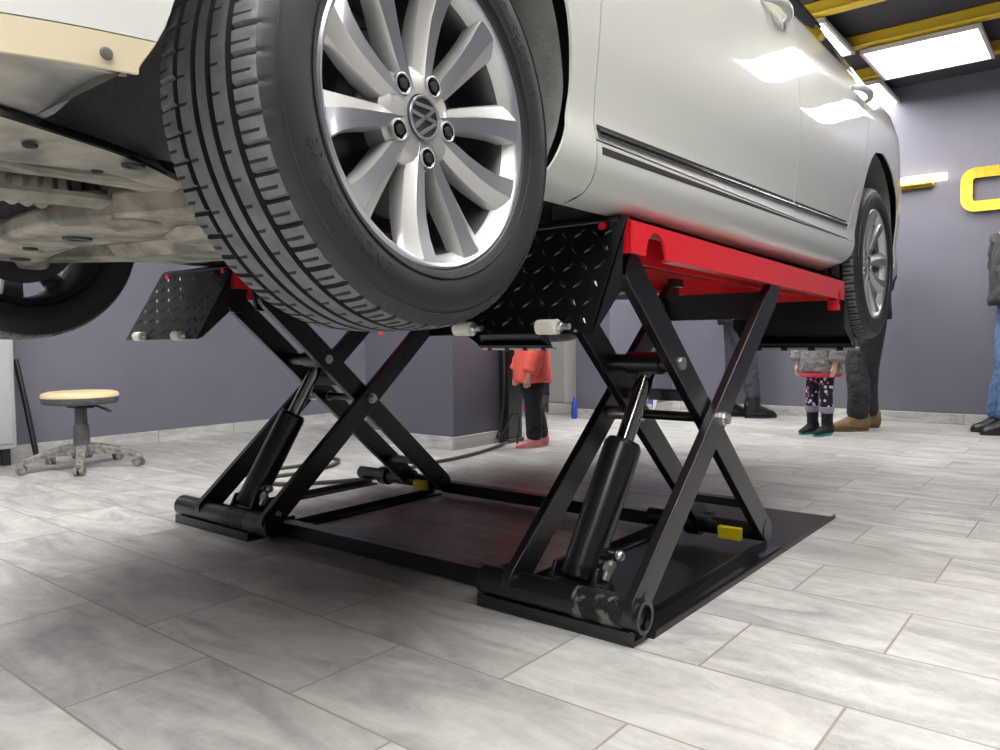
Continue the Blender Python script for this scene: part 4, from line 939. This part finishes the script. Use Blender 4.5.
def person(loc, ang, H, label, tr, jk, shoe_m, sole_m, hem=.47, feet=((-.04, .055), (.05, -.055)), boot=0, jrad=1, armf=.03, child=False, shoe_l=.155, legr=1, lining=None, fur=None):
    P = empty('person', (0, 0, 0), label, 'person'); h = H
    B = {}; hip = .50*h if not child else .46*h; sh_ = .815*h if not child else .78*h
    (lx, ly), (rx, ry) = feet; hd = .93*h if not child else .89*h
    B['pelvis'] = ((0, 0, hip+.03*h), (.055*h, .07*h)); B['waist'] = ((0, 0, .60*h), (.045*h, .065*h)); B['chest'] = ((0, 0, .73*h), (.06*h, .085*h)); B['neck0'] = ((0, 0, sh_+.01*h), (.04*h, .05*h))
    B['neck'] = ((.005*h, 0, hd-.065*h), .033*h); B['jaw'] = ((.018*h, 0, hd-.03*h), (.046*h, .042*h)); B['head'] = ((.008*h, 0, hd+.015*h), (.06*h, .05*h)); B['crown'] = ((.002*h, 0, hd+.05*h), (.045*h, .038*h))
    B['nose'] = ((.066*h, 0, hd-.003*h), .008*h)
    E = [('pelvis', 'waist'), ('waist', 'chest'), ('chest', 'neck0'), ('neck0', 'neck'), ('neck', 'jaw'), ('jaw', 'head'), ('head', 'crown'), ('head', 'nose')]
    T = {'pelvis': ((0, 0, hip+.03*h), (.066*h, .082*h)), 'top': ((0, 0, hip+.1*h), (.06*h, .078*h))}; TE = [('pelvis', 'top')]
    J = {'chest': ((0, 0, .72*h), (.078*h*jrad, .10*h*jrad)), 'hemj': ((0, 0, hem*h+.02*h), (.076*h*jrad, .095*h*jrad)), 'mid': ((0, 0, .60*h), (.074*h*jrad, .092*h*jrad)), 'collar': ((0, 0, sh_+.03*h), (.045*h, .052*h))}
    JE = [('chest', 'mid'), ('mid', 'hemj'), ('chest', 'collar')]
    for s_, (fx_, fy) in ((1, (lx*h, ly*h)), (-1, (rx*h, ry*h))):
        k = 'l' if s_ > 0 else 'r'
        B['hip'+k] = ((0, s_*.045*h, hip-.03*h), .045*h); B['knee'+k] = ((fx_*.5+.012*h, (s_*.05*h+fy)/2, .275*h), .024*h); B['ank'+k] = ((fx_, fy, .045*h), .017*h); B['toe'+k] = ((fx_+.07*h, fy, .02*h), .018*h)
        E += [('pelvis', 'hip'+k), ('hip'+k, 'knee'+k), ('knee'+k, 'ank'+k), ('ank'+k, 'toe'+k)]
        T['hip'+k] = ((0, s_*.045*h, hip-.03*h), .057*h*legr); T['knee'+k] = ((fx_*.5+.012*h, (s_*.05*h+fy)/2, .275*h), .043*h*legr); T['calf'+k] = ((fx_*.8+.002*h, fy, .16*h), .042*h*legr); T['ank'+k] = ((fx_, fy, (.04*h if not boot else boot*.85)), (.041 if not boot else .036)*h*legr)
        TE += [('pelvis', 'hip'+k), ('hip'+k, 'knee'+k), ('knee'+k, 'calf'+k), ('calf'+k, 'ank'+k)]
        S0 = V(0, s_*.105*h, sh_); E0 = V(-.01*h+armf*h*.2, s_*.135*h, .635*h); W0 = V(armf*h, s_*.14*h, .505*h if not child else .475*h); K0 = W0+V(.012*h, 0, -.035*h)
        B['sh'+k] = (S0, .036*h); B['el'+k] = (E0, .026*h); B['wr'+k] = (W0, .017*h); B['palm'+k] = (K0, (.014*h, .021*h))
        E += [('neck0', 'sh'+k), ('sh'+k, 'el'+k), ('el'+k, 'wr'+k), ('wr'+k, 'palm'+k)]
        for f_, (off, ln) in enumerate(((-.018, .032), (-.006, .040), (.006, .042), (.018, .036))):
            a_, b__ = 'f%s%da' % (k, f_), 'f%s%db' % (k, f_); B[a_] = (K0+V(off*h, -s_*.002*h, -.018*h), .0055*h); B[b__] = (K0+V(off*h+.004*h, -s_*.012*h, -.018*h-ln*h*.8), .0048*h); E += [('palm'+k, a_), (a_, b__)]
        B['t'+k] = (K0+V(.026*h, -s_*.008*h, -.012*h), .0058*h); E += [('palm'+k, 't'+k)]
        J['sh'+k] = (S0+V(0, -s_*.01*h, 0), .056*h*jrad); J['el'+k] = (E0, .045*h*jrad); J['wr'+k] = (W0+V(-.004*h, 0, .02*h), .036*h*jrad); JE += [('chest', 'sh'+k), ('sh'+k, 'el'+k), ('el'+k, 'wr'+k)]
    skin('body', B, E, SKIN, P); skin('trousers', T, TE, tr, P)
    jm = MB(); R_ = 28; rings = []
    prof = [(hem, .0, .0), (hem, .088, .112), (hem+.02, .092, .116), ((hem+.60)/2, .088, .110), (.60, .084, .106), (.70, .084, .110), (sh_/h-.05, .078, .115), (sh_/h-.005, .06, .10), (sh_/h+.02, .045, .06), (sh_/h+.05, .043, .05)]
    for q_, (zz, rx, ry) in enumerate(prof):
        for k in range(R_):
            a = 2*PI*k/R_; w_ = 1+.025*sin(5*a+zz*31)+.02*sin(11*a+zz*57); g_ = jrad if zz < .76 else 1+(jrad-1)*.5
            rings.append(V(rx*h*g_*w_*cos(a), ry*h*g_*w_*sin(a), zz*h+.004*h*sin(4*a+1)))
    jm.add(rings, [(q_*R_+k, q_*R_+(k+1) % R_, (q_+1)*R_+(k+1) % R_, (q_+1)*R_+k) for q_ in range(len(prof)-1) for k in range(R_)])
    for s_ in (1, -1):
        S0 = V(0, s_*.092*h, sh_-.02*h); E0 = V(-.01*h+armf*h*.2, s_*(.135+.03*(jrad-1))*h, .635*h); W0 = V(armf*h, s_*(.14+.03*(jrad-1))*h, (.505 if not child else .475)*h+.012*h)
        pts = spline([S0, S0.lerp(E0, .5)+V(0, s_*.012*h, 0), E0, E0.lerp(W0, .5), W0], 5)
        jm.tube(pts, [h*jrad*(.052-.014*k/20+.003*sin(k*2.1)) for k in range(21)], 16)
    jm.build('jacket', jk, P, angle=80)
    if lining is not None:
        m_ = MB(); m_.lathe([(.07*h*jrad, hem*h-.004*h), (.094*h*jrad, hem*h-.022*h), (.102*h*jrad, hem*h-.012*h), (.1*h*jrad, hem*h+.006*h)], 24, 'Z'); m_.build('jacket_lining', lining, P)
    for (fx_, fy) in feet:
        l_ = shoe_l*h; x0 = fx_*h-l_*.28; m_ = MB(); shoe(m_, x0, fy*h, l_, .058*h, .065*h if not boot else .07*h, boot); o_ = m_.build('shoe', shoe_m, P, angle=60)
        m_ = MB(); sole(m_, x0, fy*h, l_, .058*h); m_.build('sole', sole_m, o_)
        if fur is not None: m_ = MB(); m_.lathe([(.03*h, boot-.035), (.047*h, boot-.02), (.048*h, boot+.01), (.03*h, boot+.02)], 18, 'Z', (fx_*h, fy*h, 0)); m_.build('boot_cuff', fur, o_)
    hr = MB()
    def hf(u, v):
        a = 2*PI*u; t = v*PI*.62; d = 1.0
        if cos(a) > .3 and v > .55: d = .93
        return V(.002*h-.006*h+.066*h*sin(t)*cos(a)*d, .056*h*sin(t)*sin(a), hd+.02*h+.06*h*cos(t))
    hr.grid(hf, 24, 10); hr.build('hair', HAIR, P, angle=70)
    for s_ in (-1, 1):
        MB().ball((.058*h, s_*.019*h, hd+.006*h), .0068*h, 10, 8).build('eye', EYEM, P)
        MB().ball((.006*h, s_*.051*h, hd-.004*h), .013*h, 10, 8, (.8, .4, 1.2)).build('ear', SKIN, P)
    m_ = MB(); m_.ball((.0575*h, 0, hd-.031*h), .011*h, 10, 6, (.5, 1.3, .35)); m_.build('mouth', REDH, P)
    P.location = loc; P.rotation_euler = (0, 0, ang); return P
LEFT = math.atan2(-_r.y, -_r.x); RIGHT = math.atan2(_r.y, _r.x)
pA = person((-2.985, 4.05, 0), LEFT+.25, 1.02, 'child in coral fleece jacket, black trousers and pink shoes', BLKTR, CORAL, PINK, PINK, hem=.42, child=True, feet=((.0, .04), (-.07, -.04)), jrad=1.35, armf=.06, legr=1.4, shoe_l=.17)
fl = MB()
for k, (dz, dx) in enumerate(((.40, .035), (.36, .045), (.33, .04), (.28, .05), (.25, .045))):
    for q in range(5): fl.ball((dx*1.02+.014, .03+.012*cos(q*1.256), dz*1.02+.012*sin(q*1.256)), .009, 8, 6)
fo = fl.build('flower_print', MAGENTA); fo.parent = pA; fo.location = (0, 0, 0)
person((-2.59, 6.56, 0), RIGHT, 1.76, 'adult in slate jeans and black boots standing behind the red platform', SLATE, BLKTR, LEATHER, LEATHER, feet=((-.02, .055), (.075, -.04)), boot=.17)
person((-1.64, 5.74, 0), LEFT+.55, 1.08, 'small child in grey quilted jacket, flowery leggings and teal-soled boots', FLORAL, GREYJ, BLKTR, TEAL, hem=.41, child=True, feet=((.02, .06), (.0, -.065)), boot=.19, jrad=1.3, legr=1.0, lining=REDH, fur=LILAC, armf=.05, shoe_l=.18)
person((-1.45, 6.22, 0), LEFT, 1.78, 'adult in charcoal trousers and brown suede shoes beside the small child', CHARTR, BLKTR, BROWN, SOLE, feet=((-.04, -.06), (.06, .05)), legr=1.15, shoe_l=.165)
person((-.51, 6.58, 0), LEFT, 1.78, 'adult at the right edge in dark padded jacket and blue jeans', JEANS, DGREYJ, LEATHER, LEATHER, hem=.52, feet=((.05, -.05), (.075, .05)), jrad=1.2, legr=1.25, armf=-.05)
